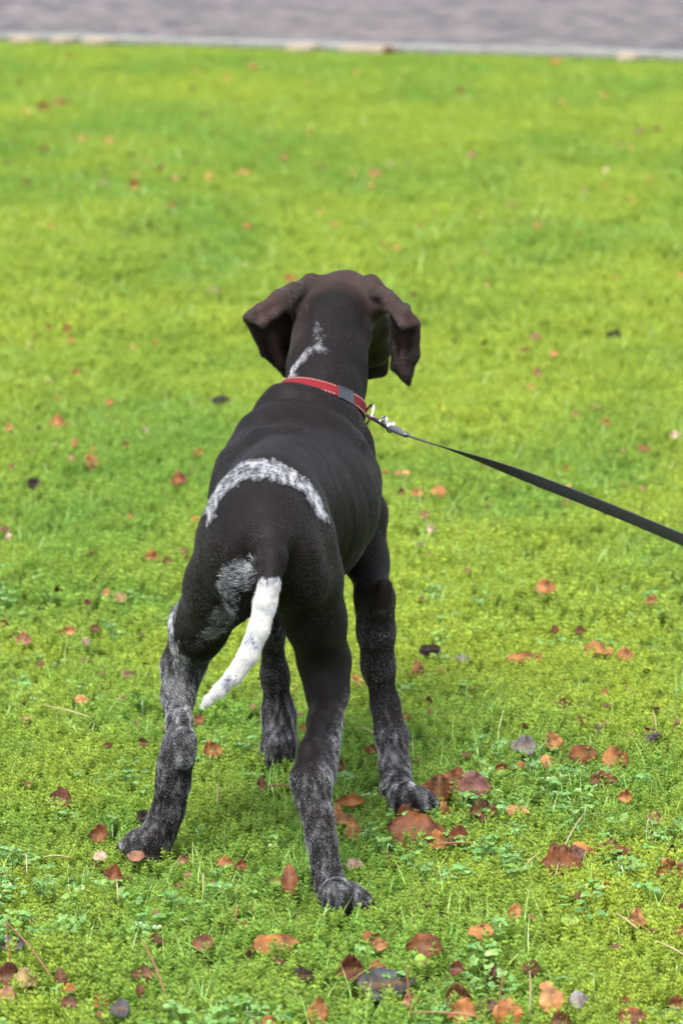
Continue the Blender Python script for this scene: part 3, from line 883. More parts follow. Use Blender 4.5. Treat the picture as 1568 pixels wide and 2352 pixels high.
OFF = -np.array(dog.location)
body = mesh_from('body', _v + OFF, _q, M_SKIN, dog, attrs={'white': WH * (1 + .5 * (_v[:,2] > .30)) + 3.0 * ((WH > .8) & (_v[:,1] < 4.62) & (_v[:,2] > .262)), 'brown': BR})

# ---- fur: short hairs lying along the coat
FUR_N = int(os.environ.get('FUR', 1250000))
def make_fur():
    fa = .5 * np.linalg.norm(FN, axis=1)
    cen = _v[_q].mean(1)
    # denser towards marked and lower regions; the under-side that only grass sees gets less
    wgt = fa * (1.0 + 2.6 * (WH[_q].mean(1) > .04)) * (1 - .7 * (cen[:,1] > 5.45))
    pr = wgt / wgt.sum()
    fi = rng.choice(len(_q), FUR_N, p=pr)
    a, b2 = rng.random(FUR_N), rng.random(FUR_N)
    q = _q[fi]
    p = (_v[q[:,0]]*((1-a)*(1-b2))[:,None] + _v[q[:,1]]*(a*(1-b2))[:,None] + _v[q[:,2]]*(a*b2)[:,None] + _v[q[:,3]]*((1-a)*b2)[:,None])
    nn = (VN[q[:,0]]*((1-a)*(1-b2))[:,None] + VN[q[:,1]]*(a*(1-b2))[:,None] + VN[q[:,2]]*(a*b2)[:,None] + VN[q[:,3]]*((1-a)*b2)[:,None])
    nn /= np.linalg.norm(nn, axis=1)[:, None] + 1e-9
    x, y, z = p.T
    W, B = coat(p)
    # flow of the coat
    legf = np.clip((.36 - z) / .08, 0, 1)[:, None]
    d = (1-legf) * np.array([-.12, -1.0, -.45]) + legf * np.array([0, -.10, -1.0])
    ch = [(t, .0) for t in TAILP]
    tail = (dist_poly(p, ch) < .026) & (y < 4.60) & (z < .40)
    td = np.zeros_like(p)
    bestd = np.full(len(p), 9.)
    for i in range(len(TAILP)-1):
        mid = (TAILP[i] + TAILP[i+1]) / 2
        dd = np.linalg.norm(p - mid, axis=1); sel = dd < bestd
        bestd[sel] = dd[sel]; td[sel] = (TAILP[i+1]-TAILP[i]) / np.linalg.norm(TAILP[i+1]-TAILP[i])
    d[tail] = td[tail]
    # ears hang down
    earm = (z > .5) & (y > 5.3) & ((x < -.045) | (x > .045))
    d[earm] = np.array([0, -.2, -1.0])
    sw = np.stack([fbm(x*22, y*22, z*22, 2) - .5, fbm(x*22+9, y*22, z*22+5, 2) - .5, fbm(x*22, y*22+31, z*22, 2) - .5], 1)
    d = d / np.linalg.norm(d, axis=1)[:, None] + .9 * sw + .16 * rng.normal(size=p.shape)
    # the swirl under the tail
    if len(PERI) > 1:
        ds = np.linalg.norm(p - PERI[1][0], axis=1); s_ = np.clip(1.3 - ds / .035, 0, 1)[:, None] * (W > .04)[:, None]
        d = d * (1 - s_) + s_ * (np.array([-.9, -.3, -.25]) + .5 * rng.normal(size=p.shape) * .3)
    d -= (d * nn).sum(1)[:, None] * nn
    d /= np.linalg.norm(d, axis=1)[:, None] + 1e-9
    L = np.full(len(p), .0046)
    L = np.where(z < .30, .0036, L)
    L = np.where((W > .12) & (z > .30), .0100, L)
    L = np.where(tail, .0066, L)
    L = np.where(z < .05, .0030, L)
    if len(PERI) > 1:
        L = np.where((np.linalg.norm(p - PERI[1][0], axis=1) < .045) & (W > .05), .011, L)
    L = np.where(earm | (z > .55), .0045, L)
    L *= rng.uniform(.7, 1.25, len(p))
    lift = rng.uniform(.04, .20, len(p)) + .04 * tail
    base = p - nn * .0006
    bend = rng.normal(size=p.shape) * .10
    pt = np.stack([base, base + (d + nn*lift[:,None]*1.2) * (L*.5)[:,None], base + (d*1.0 + nn*lift[:,None] + bend) * L[:,None]], 1)
    iswhite = (rng.random(len(p)) < W * (.95 + .25 * (W > .8)))
    shade = (rng.uniform(.7, 1.3, len(p)) * (.5 + 1.0 * fbm(x*45, y*18, z*25, 2)))[:, None]
    dark = (np.array([.0046, .0033, .0031])[None] * (1 - B[:,None]) + np.array([.0800, .0480, .0400])[None] * B[:,None]) * shade
    # the roan parts have dark greyish brown hairs in between
    lightc = np.array([.30, .315, .345])[None] * rng.uniform(.6, 1.15, len(p))[:, None]
    lightc = np.where((z > .30)[:, None], lightc * 1.75, lightc)
    lightc = np.where((W > .9)[:, None], np.array([.52, .515, .50]) * rng.uniform(.9, 1.08, len(p))[:, None], lightc)
    col = np.where(iswhite[:, None], lightc, dark)
    cv = bpy.data.hair_curves.new('fur')
    cv.add_curves([3] * len(p))
    cv.attributes['position'].data.foreach_set('vector', (pt + OFF).astype(np.float32).ravel())
    ra = cv.attributes.get('radius') or cv.attributes.new('radius', 'FLOAT', 'POINT')
    w0 = np.where(tail, .00022, np.where(z < .30, .00017, .00020))
    ra.data.foreach_set('value', np.stack([w0, w0*.85, w0*.12], 1).astype(np.float32).ravel())
    ca = cv.attributes.new('hair_colour', 'FLOAT_COLOR', 'CURVE')
    ca.data.foreach_set('color', np.concatenate([col, np.ones((len(p),1))], 1).astype(np.float32).ravel())
    sh = np.clip(.30 + 1.5 * (fbm(x*38 + 3, y*13, z*20, 3) - .35), .15, 1.5)
    sa = cv.attributes.new('sheen', 'FLOAT', 'CURVE'); sa.data.foreach_set('value', (sh * .88).astype(np.float32))
    m, nt, n, l, out = mat_new('fur_hair')
    a2_ = n.new('ShaderNodeAttribute'); a2_.attribute_name = 'sheen'
    at = n.new('ShaderNodeAttribute'); at.attribute_name = 'hair_colour'
    b = n.new('ShaderNodeBsdfPrincipled'); b.inputs['Roughness'].default_value = .42; b.inputs['Sheen Weight'].default_value = .10; b.inputs['Sheen Roughness'].default_value = .45; b.inputs['Sheen Tint'].default_value = (.95, .92, .98, 1); b.inputs['Specular IOR Level'].default_value = .20; b.inputs['Specular Tint'].default_value = (1, .955, .95, 1)
    l.new(a2_.outputs['Fac'], b.inputs['Specular IOR Level']); l.new(at.outputs['Color'], b.inputs['Base Color']); l.new(b.outputs[0], out.inputs[0])
    cv.materials.append(m)
    o = bpy.data.objects.new('fur', cv)
    link(o, dog)
    return o
if FUR_N:
    fur = make_fur()

# ---- claws, eyes
M_CLAW = simple_mat('claw_horn', (.035, .028, .025), .35)
for a, b in CLAWS:
    ax = (b - a) / np.linalg.norm(b - a)
    s1 = np.cross(ax, [0, 0, 1.0]); s1 /= np.linalg.norm(s1); s2 = np.cross(s1, ax)
    vs_, fs_ = [], []
    for j, (t, r) in enumerate(((-.5, .0034), (0, .0036), (.5, .0026), (.85, .0013))):
        c = a + (b - a) * t - np.array([0, 0, 1.0]) * .003 * max(0, t) ** 2
        for k in range(8):
            an = k * math.pi / 4
            vs_.append(c + r * (math.cos(an) * s1 + math.sin(an) * s2))
    vs_.append(b - np.array([0, 0, .003]))
    for j in range(3):
        for k in range(8):
            fs_.append((j*8+k, j*8+(k+1) % 8, (j+1)*8+(k+1) % 8, (j+1)*8+k))
    for k in range(8): fs_.append((24+k, 24+(k+1) % 8, 32))
    mesh_from('claw', np.array(vs_) + OFF, fs_, M_CLAW, dog)
M_EYE = simple_mat('eye_brown', (.05, .022, .01), .08, coat=.6)
for eu, ed in ((812, 5.60), (868, 5.565)):
    bm = bmesh.new(); bmesh.ops.create_icosphere(bm, subdivisions=3, radius=.0062)
    me = bpy.data.meshes.new('eye'); bm.to_mesh(me); bm.free(); me.materials.append(M_EYE)
    me.polygons.foreach_set('use_smooth', np.ones(len(me.polygons), dtype=bool))
    o = bpy.data.objects.new('eye', me); link(o, dog); o.location = Vector(P(eu, 735, ed + .008) + OFF)
# ================================================================== collar and leash
def tube_vf(pts, rad, seg=10, flat=1.0, up=(0, 0, 1)):
    pts = [np.asarray(p, float) for p in pts]
    rad = [rad] * len(pts) if np.isscalar(rad) else rad
    V, F = [], []
    for i, p in enumerate(pts):
        t = pts[min(i+1, len(pts)-1)] - pts[max(i-1, 0)]; t /= np.linalg.norm(t)
        s = np.cross(t, up); s /= np.linalg.norm(s) + 1e-9; w = np.cross(s, t)
        for k in range(seg):
            a = 6.28318 * k / seg
            V.append(p + rad[i] * (math.cos(a) * s + flat * math.sin(a) * w))
        if i:
            for k in range(seg):
                a, b = (i-1)*seg + k, (i-1)*seg + (k+1) % seg
                F.append((a, b, b + seg, a + seg))
    F.append(tuple(range(seg))[::-1]); F.append(tuple(len(V) - seg + k for k in range(seg)))
    return V, F
def ring_vf(c, ax1, ax2, r1, r2, rr, seg=28, s2=8, arc=(0, 6.28318)):
    V, F = [], []
    nrm = np.cross(ax1, ax2)
    full = arc[1] - arc[0] > 6.2
    for i in range(seg):
        a = arc[0] + (arc[1] - arc[0]) * i / (seg if full else seg - 1)
        e = ax1 * math.cos(a) + ax2 * math.sin(a); p = c + ax1 * r1 * math.cos(a) + ax2 * r2 * math.sin(a)
        for k in range(s2):
            b = 6.28318 * k / s2
            V.append(p + rr * (math.cos(b) * e + math.sin(b) * nrm))
    for i in range(seg if full else seg - 1):
        for k in range(s2):
            a, b = i*s2 + k, i*s2 + (k+1) % s2
            c2, d2 = ((i+1) % seg)*s2 + (k+1) % s2, ((i+1) % seg)*s2 + k
            F.append((a, b, c2, d2))
    return V, F
def merge(*vf):
    V, F = [], []
    for v, f in vf:
        k = len(V); V += list(v); F += [tuple(a + k for a in q) for q in f]
    return V, F

hb = hit(742, 890)
hb = P(742, 890, 5.17) if hb is None else hb
t1 = P(833, 966, 5.26) - P(674, 897, 5.21); t1 /= np.linalg.norm(t1)
t2 = np.array([.0, .060, -.026])
cn = np.cross(t1, t2); cn /= np.linalg.norm(cn)
if cn[2] < 0: cn = -cn
t2 = np.cross(cn, t1); t2 /= np.linalg.norm(t2)
if t2[1] < 0: t2 = -t2
cc = (P(674, 897, 5.21) + P(833, 966, 5.26)) / 2
cc = cc + cn * ((hb - cc) @ cn) + t2 * .010
def neck_ring(off, nseg=96, out=.0026):
    rr = []
    for i in range(nseg):
        a = 6.28318 * i / nseg
        d = t1 * math.cos(a) - t2 * math.sin(a)          # a = 0 right, 90 deg towards the camera, 180 left
        o0 = cc + cn * off
        h = dog_bvh.ray_cast(Vector(o0), Vector(d))
        rr.append(min(.085, h[3]) if h[0] is not None else .06)
    rr = np.array(rr)
    for _ in range(5): rr = .5 * rr + .25 * (np.roll(rr, 1) + np.roll(rr, -1))
    return rr + out
NS = 96
RA, RB = neck_ring(-.0108), neck_ring(.0108)
def cpt(a, w, out=0.0):
    """point of the collar: angle a (deg), w -1..1 across the band, out above its surface"""
    f = (a % 360) / 360 * NS; i = int(f) % NS; j = (i + 1) % NS; f -= int(f)
    ra = RA[i]*(1-f) + RA[j]*f; rb = RB[i]*(1-f) + RB[j]*f
    s = (w + 1) / 2; r = ra * (1 - s) + rb * s
    d = t1 * math.cos(R(a)) - t2 * math.sin(R(a))
    return cc + cn * (.0108 * w) + d * (r + out)
def band_vf(a0, a1, w0, w1, thick, base=0.0, step=3.0):
    k = max(2, int(abs(a1 - a0) / step) + 1); closed = abs(a1 - a0) >= 359.9
    V, F = [], []
    for i in range(k if not closed else k):
        a = a0 + (a1 - a0) * i / ((k - 1) if not closed else k)
        V += [cpt(a, w0, base), cpt(a, w1, base), cpt(a, w1, base + thick*.8), cpt(a, w1*.9 + w0*.1, base + thick), cpt(a, w0*.9 + w1*.1, base + thick), cpt(a, w0, base + thick*.8)]
    for i in range(k if closed else k - 1):
        j = (i + 1) % k
        for q in range(6):
            F.append((i*6 + q, j*6 + q, j*6 + (q+1) % 6, i*6 + (q+1) % 6))
    if not closed: F += [tuple(range(6)), tuple(range(6*k-1, 6*k-7, -1))]
    return V, F
collar = empty('dog_collar', tuple(cc))
tag(collar, 'red collar with white stitching around the neck of the brown dog', 'collar')
CO = -cc
M_RED = simple_mat('red_webbing', (.118, .0045, .0070), .85, spec=.2, noise=(900, .25), bump=.4)
M_BLK = simple_mat('black_leather', (.008, .010, .013), .42, spec=.45, noise=(300, .2), bump=.2)
M_STI = simple_mat('white_thread', (.22, .21, .185), .5)
M_CHR = simple_mat('chrome', (.85, .87, .90), .26, metal=1.0)
M_RUB = simple_mat('grey_rubber', (.060, .063, .070), .38, spec=.6)
M_WEB = simple_mat('black_webbing', (.0085, .0090, .0105), .55, spec=.45, noise=(700, .3), bump=.4)
AK0, AK1 = None, None
def ang_of(u, v):
    """collar angle whose visible point is nearest to that place in the picture"""
    best = min(range(10, 175), key=lambda a: (UV(cpt(a, 0))[0] - u)**2 + (UV(cpt(a, 0))[1] - v)**2)
    return best
V, F = band_vf(0, 360, -1, 1, .0022)
mesh_from('band', np.array(V) + CO, F, M_RED, collar)
ak1, ak0, ar = ang_of(770, 912), ang_of(798, 935), ang_of(818, 947)
V, F = band_vf(min(ak0, ak1), max(ak0, ak1), -1.12, 1.12, .0040)
mesh_from('keeper', np.array(V) + CO, F, M_BLK, collar)
vf = []
for w in (-.76, .76):
    a = -60
    while a < 250:
        if not (min(ak0, ak1) - 2 < a + 1 < max(ak0, ak1) + 1):
            vf.append(tube_vf([cpt(a, w, .0021), cpt(a + 1.3, w, .0027), cpt(a + 2.6, w, .0021)], .00075, 5))
        a += 4.1
V, F = merge(*vf)
mesh_from('stitching', np.array(V) + CO, F, M_STI, collar)['kind'] = 'stuff'
# the D-ring and the strap end that holds it
rc = cpt(ar, 0, .007)
dout = (t1 * math.cos(R(ar)) - t2 * math.sin(R(ar)))
S0 = P(934, 1000, 5.115)
tow = S0 - rc; LSN = np.linalg.norm(tow); tow /= LSN
a2 = cn - tow * (cn @ tow); a2 /= np.linalg.norm(a2)
V, F = ring_vf(rc + tow * .0035, tow, a2, .0115, .0165, .0022)
mesh_from('ring', np.array(V) + CO, F, M_CHR, collar)
V, F = band_vf(ar - 6, ar + 5, -1.04, 1.04, .0048)
mesh_from('ring_loop', np.array(V) + CO, F, M_RED, collar)

# ---- leash
E1 = P(1568, 1240, 4.22)
mids = [S0, P(1130, 1066, 4.84), P(1350, 1150, 4.52), E1, P(1820, 1345, 3.90)]
hand = np.array([.86, 2.75, .78])
mids += [mids[-1] * .5 + hand * .5 + np.array([0, 0, -.045]), hand]
leash = empty('leash', tuple(rc))
tag(leash, 'black flat leash with chrome snap hook stretched from the red collar to the right', 'leash')
LO = -rc
# strap: turns from edge-on at the hook to face-on further out
def cr(P0, P1, P2, P3, t):
    return .5 * ((2*P1) + (-P0+P2)*t + (2*P0-5*P1+4*P2-P3)*t*t + (-P0+3*P1-3*P2+P3)*t**3)
line = []
ex = [2*mids[0]-mids[1]] + mids + [2*mids[-1]-mids[-2]]
for i in range(1, len(ex) - 2):
    for k in range(16):
        line.append(cr(ex[i-1], ex[i], ex[i+1], ex[i+2], k / 16))
line.append(mids[-1]); line = np.array(line)
seglen = np.concatenate([[0], np.cumsum(np.linalg.norm(np.diff(line, axis=0), axis=1))])
V, F = [], []
HW = .0082
for i, p in enumerate(line):
    t = line[min(i+1, len(line)-1)] - line[max(i-1, 0)]; t /= np.linalg.norm(t)
    view = np.array([0, 0, CAM_H]) - p; view /= np.linalg.norm(view)
    side = np.array([0, 0, 1.0]) - t * t[2]; side /= np.linalg.norm(side)      # upright face
    flat = np.cross(t, side)
    f = min(1, seglen[i] / .50); f = f * f * (3 - 2 * f)
    turn = R(78) * (1 - f) + R(12) * f + R(40) * max(0, (seglen[i] - 1.1) / .9)
    w = side * math.cos(turn) + flat * math.sin(turn); nn_ = np.cross(t, w)
    hw = HW * (0.55 + .45 * min(1, seglen[i] / .05))
    for a, b in ((-1, -1), (-.93, -1.25), (.93, -1.25), (1, -1), (1, 1), (.93, 1.25), (-.93, 1.25), (-1, 1)):
        V.append(p + w * hw * a + nn_ * .0006 * b)
    if i:
        for q in range(8): F.append(((i-1)*8+q, i*8+q, i*8+(q+1) % 8, (i-1)*8+(q+1) % 8))
F += [tuple(range(8)), tuple(range(len(V)-1, len(V)-9, -1))]
mesh_from('strap', np.array(V) + LO, F, M_WEB, leash)
# snap hook between ring and strap
def on(f, s=0.0, q=0.0):
    return rc + tow * LSN * f + a2 * s + np.cross(tow, a2) * q
hookv = merge(
    ring_vf(on(.16), tow, np.cross(tow, a2), .0120, .0080, .0030, 24, 8, (R(50), R(310))),
    tube_vf([on(.16) + np.cross(tow, a2)*.0055 - tow*.002, on(.26, 0, .0050), on(.36, 0, .0030), on(.44, 0, 0)], [.0030, .0034, .0040, .0046], 10),
    tube_vf([on(.16) - np.cross(tow, a2)*.0055 - tow*.002, on(.26, 0, -.0050), on(.36, 0, -.0032), on(.44, 0, 0)], [.0026, .0028, .0034, .0046], 10),
    tube_vf([on(.34), on(.40), on(.44), on(.50), on(.545), on(.56)], [.0036, .0054, .0060, .0056, .0045, .0036], 14))
mesh_from('snap_hook', np.array(hookv[0]) + LO, hookv[1], M_CHR, leash)
V, F = tube_vf([on(.33, .0070), on(.37, .0086), on(.43, .0088), on(.46, .0068)], [.0014, .0020, .0022, .0016], 8)
mesh_from('thumb_slide', np.array(V) + LO, F, M_CHR, leash)
sw_ = merge(ring_vf(on(.585), tow, a2, .0058, .0068, .0018, 22, 8), ring_vf(on(.62), tow, a2, .0055, .0074, .0016, 22, 8),
            tube_vf([on(.555), on(.575), on(.60)], [.0055, .0066, .0055], 12))
mesh_from('swivel', np.array(sw_[0]) + LO, sw_[1], M_CHR, leash)
V, F = tube_vf([on(.60), on(.63), on(.70), on(.85), on(.98), on(1.0)], [.0048, .0064, .0064, .0056, .0048, .0040], 14, .8)
mesh_from('sleeve', np.array(V) + LO, F, M_RUB, leash)
V, F = tube_vf([on(.88, .0006, 0)+a2*.0022, on(.99, .0006, 0)+a2*.0020], [.0022, .0022], 8, .7)
mesh_from('strap_stub', np.array(V) + LO, F, M_BLK, leash)
# ================================================================== fallen leaves and debris
def leaf_mat():
    m, nt, n, l, out = mat_new('dry_leaf')
    oi = n.new('ShaderNodeObjectInfo')
    tc = n.new('ShaderNodeTexCoord')
    tx = n.new('ShaderNodeTexNoise'); tx.inputs['Scale'].default_value = 2.6; tx.inputs['Detail'].default_value = 5
    vadd = n.new('ShaderNodeVectorMath'); vadd.operation = 'ADD'
    l.new(tc.outputs['Object'], vadd.inputs[0]); l.new(oi.outputs['Random'], vadd.inputs[1]); l.new(vadd.outputs[0], tx.inputs[0])
    mr = n.new('ShaderNodeMapRange'); mr.inputs['From Min'].default_value = .32; mr.inputs['From Max'].default_value = .68; mr.inputs['To Min'].default_value = .28; mr.inputs['To Max'].default_value = 1.55
    l.new(tx.outputs['Fac'], mr.inputs[0])
    # paler midrib and side veins, drawn on the blade's own length
    at = n.new('ShaderNodeAttribute'); at.attribute_name = 'vein'
    vm = n.new('ShaderNodeVectorMath'); vm.operation = 'SCALE'; l.new(oi.outputs['Color'], vm.inputs[0]); l.new(mr.outputs[0], vm.inputs['Scale'])
    mx = n.new('ShaderNodeMix'); mx.data_type = 'RGBA'; mx.inputs[7].default_value = (.16, .08, .03, 1)
    mu = n.new('ShaderNodeMath'); mu.operation = 'MULTIPLY'; mu.inputs[1].default_value = .5; l.new(at.outputs['Fac'], mu.inputs[0])
    l.new(mu.outputs[0], mx.inputs[0]); l.new(vm.outputs[0], mx.inputs[6])
    b = n.new('ShaderNodeBsdfPrincipled'); b.inputs['Roughness'].default_value = .55; b.inputs['Specular IOR Level'].default_value = .18
    tr = n.new('ShaderNodeBsdfTranslucent'); ms = n.new('ShaderNodeMixShader'); ms.inputs[0].default_value = .18
    l.new(mx.outputs[2], b.inputs['Base Color']); l.new(mx.outputs[2], tr.inputs['Color'])
    wv = n.new('ShaderNodeTexWave'); wv.bands_direction = 'DIAGONAL'; wv.inputs['Scale'].default_value = 3.2; wv.inputs['Distortion'].default_value = 1.5
    t2 = n.new('ShaderNodeTexNoise'); t2.inputs['Scale'].default_value = 7; t2.inputs['Detail'].default_value = 4; l.new(tc.outputs['Object'], t2.inputs[0]); l.new(tc.outputs['Object'], wv.inputs[0])
    ad = n.new('ShaderNodeMath'); ad.operation = 'MULTIPLY_ADD'; ad.inputs[1].default_value = .25; l.new(wv.outputs['Fac'], ad.inputs[0]); l.new(t2.outputs['Fac'], ad.inputs[2])
    bp = n.new('ShaderNodeBump'); bp.inputs['Strength'].default_value = .35; bp.inputs['Distance'].default_value = .0015
    l.new(ad.outputs[0], bp.inputs['Height']); l.new(bp.outputs[0], b.inputs['Normal'])
    l.new(b.outputs[0], ms.inputs[1]); l.new(tr.outputs[0], ms.inputs[2]); l.new(ms.outputs[0], out.inputs[0])
    return m
M_LEAF = leaf_mat()
def leaf_mesh(seed, kind='beech', name='fallen_leaf'):
    """unit leaf: 1 long along x, blade curled about x, wavy between the side veins, thin but solid, with a stalk"""
    r = np.random.default_rng(seed)
    nu, nv = 15, 7
    curl = r.uniform(.3, 1.3) * (1.7 if kind == 'curled' else 1) * (-1 if r.random() < .3 else 1)
    bend = r.uniform(-.7, .9); twist = r.uniform(-.7, .7); wid = {'beech': .31, 'curled': .32, 'narrow': .15, 'oak': .26, 'broken': .30, 'flat': .29}[kind] * r.uniform(.9, 1.12)
    if kind == 'flat': curl *= .25; bend *= .3
    top = []; vein = []
    fold = r.uniform(.15, .95) * (0 if kind == 'flat' else 1); wave = r.uniform(.025, .065) * (.5 if kind == 'flat' else 1); ph = r.random(2) * 2
    if kind in ('beech', 'broken'): curl *= .45
    for i in range(nu):
        t = i / (nu - 1)
        w = wid * (math.sin(math.pi * min(1, t**.82)) ** .95) * (1.12 - .22 * t)
        if kind == 'oak': w *= 1 - .38 * max(0, math.cos(t * 6.283 * 3.5))
        if kind == 'broken': w *= 1 - .5 * max(0, math.sin(t * 9 + r.random()*.3) - .5) * (t > .4)
        if kind == 'broken' and t > .8: w += wid * .35
        for j in range(nv):
            s = -1 + 2 * j / (nv - 1)
            yy = s * w * (1 + (.07 * r.random() if abs(s) > .9 else 0))
            c = curl * 2.2
            y2 = math.sin(yy * c) / c; z2 = (1 - math.cos(yy * c)) / c
            z2 += fold * abs(yy) + wave * math.sin((t * 7 + ph[int(s > 0)] - abs(s) * 1.6) * 3.1416) * abs(s)**1.3 + .012 * r.normal()
            x2 = t - .5
            a = twist * (t - .5); y3, z3 = y2 * math.cos(a) - z2 * math.sin(a), y2 * math.sin(a) + z2 * math.cos(a)
            z3 += bend * (t - .5)**2
            top.append((x2, y3, z3)); vein.append(1.0 if j == nv // 2 else (.45 if (i % 2 == 0 and abs(s) < .8) else 0))
    V = list(top); F = []
    for i in range(nu-1):
        for j in range(nv-1):
            k = i*nv + j; F.append((k, k+nv, k+nv+1, k+1))
    k0 = len(V); V += [(x, y, z - .012) for x, y, z in top]; vein += vein
    F += [tuple(k0 + a for a in q[::-1]) for q in F]
    rim = [j for j in range(nv)] + [i*nv + nv-1 for i in range(1, nu)] + [(nu-1)*nv + j for j in range(nv-2, -1, -1)] + [i*nv for i in range(nu-2, 0, -1)]
    for a, b in zip(rim, rim[1:] + rim[:1]): F.append((a, b, b + k0, a + k0))
    mid = nv // 2
    sv, sf = tube_vf([(-.66, .03*r.normal(), .02), (-.58, 0, .0), (-.49, 0, top[mid][2] - .006)], [.010, .011, .012], 5)
    kk = len(V); V += [tuple(q) for q in sv]; F += [tuple(a + kk for a in q) for q in sf]; vein += [.6] * len(sv)
    o = mesh_from(name, V, F, M_LEAF, smooth=True, attrs={'vein': np.array(vein)}, do_link=False)
    me = o.data; bpy.data.objects.remove(o)
    return me
KINDS = {k: [leaf_mesh(500 + 20*i + q, k) for q in range({'beech': 6, 'curled': 6}.get(k, 3))] for i, k in enumerate(('beech', 'curled', 'narrow', 'oak', 'broken', 'flat'))}
COL = {'rust': (.112, .035, .012), 'orange': (.225, .090, .026), 'tan': (.270, .125, .045), 'brown': (.060, .021, .007), 'maroon': (.052, .014, .009),
       'pink': (.180, .086, .050), 'slate': (.036, .043, .050), 'green': (.150, .270, .035), 'straw': (.24, .18, .075), 'pale': (.28, .21, .15), 'black': (.012, .010, .009), 'mauve': (.115, .050, .048), 'grey': (.13, .125, .13)}
CW = {'rust': 'rust-brown', 'orange': 'orange', 'tan': 'tan', 'brown': 'brown', 'maroon': 'maroon', 'pink': 'pinkish', 'slate': 'slate-grey', 'green': 'green', 'straw': 'straw-coloured',
      'pale': 'pale cream', 'black': 'blackish', 'mauve': 'mauve', 'grey': 'grey'}
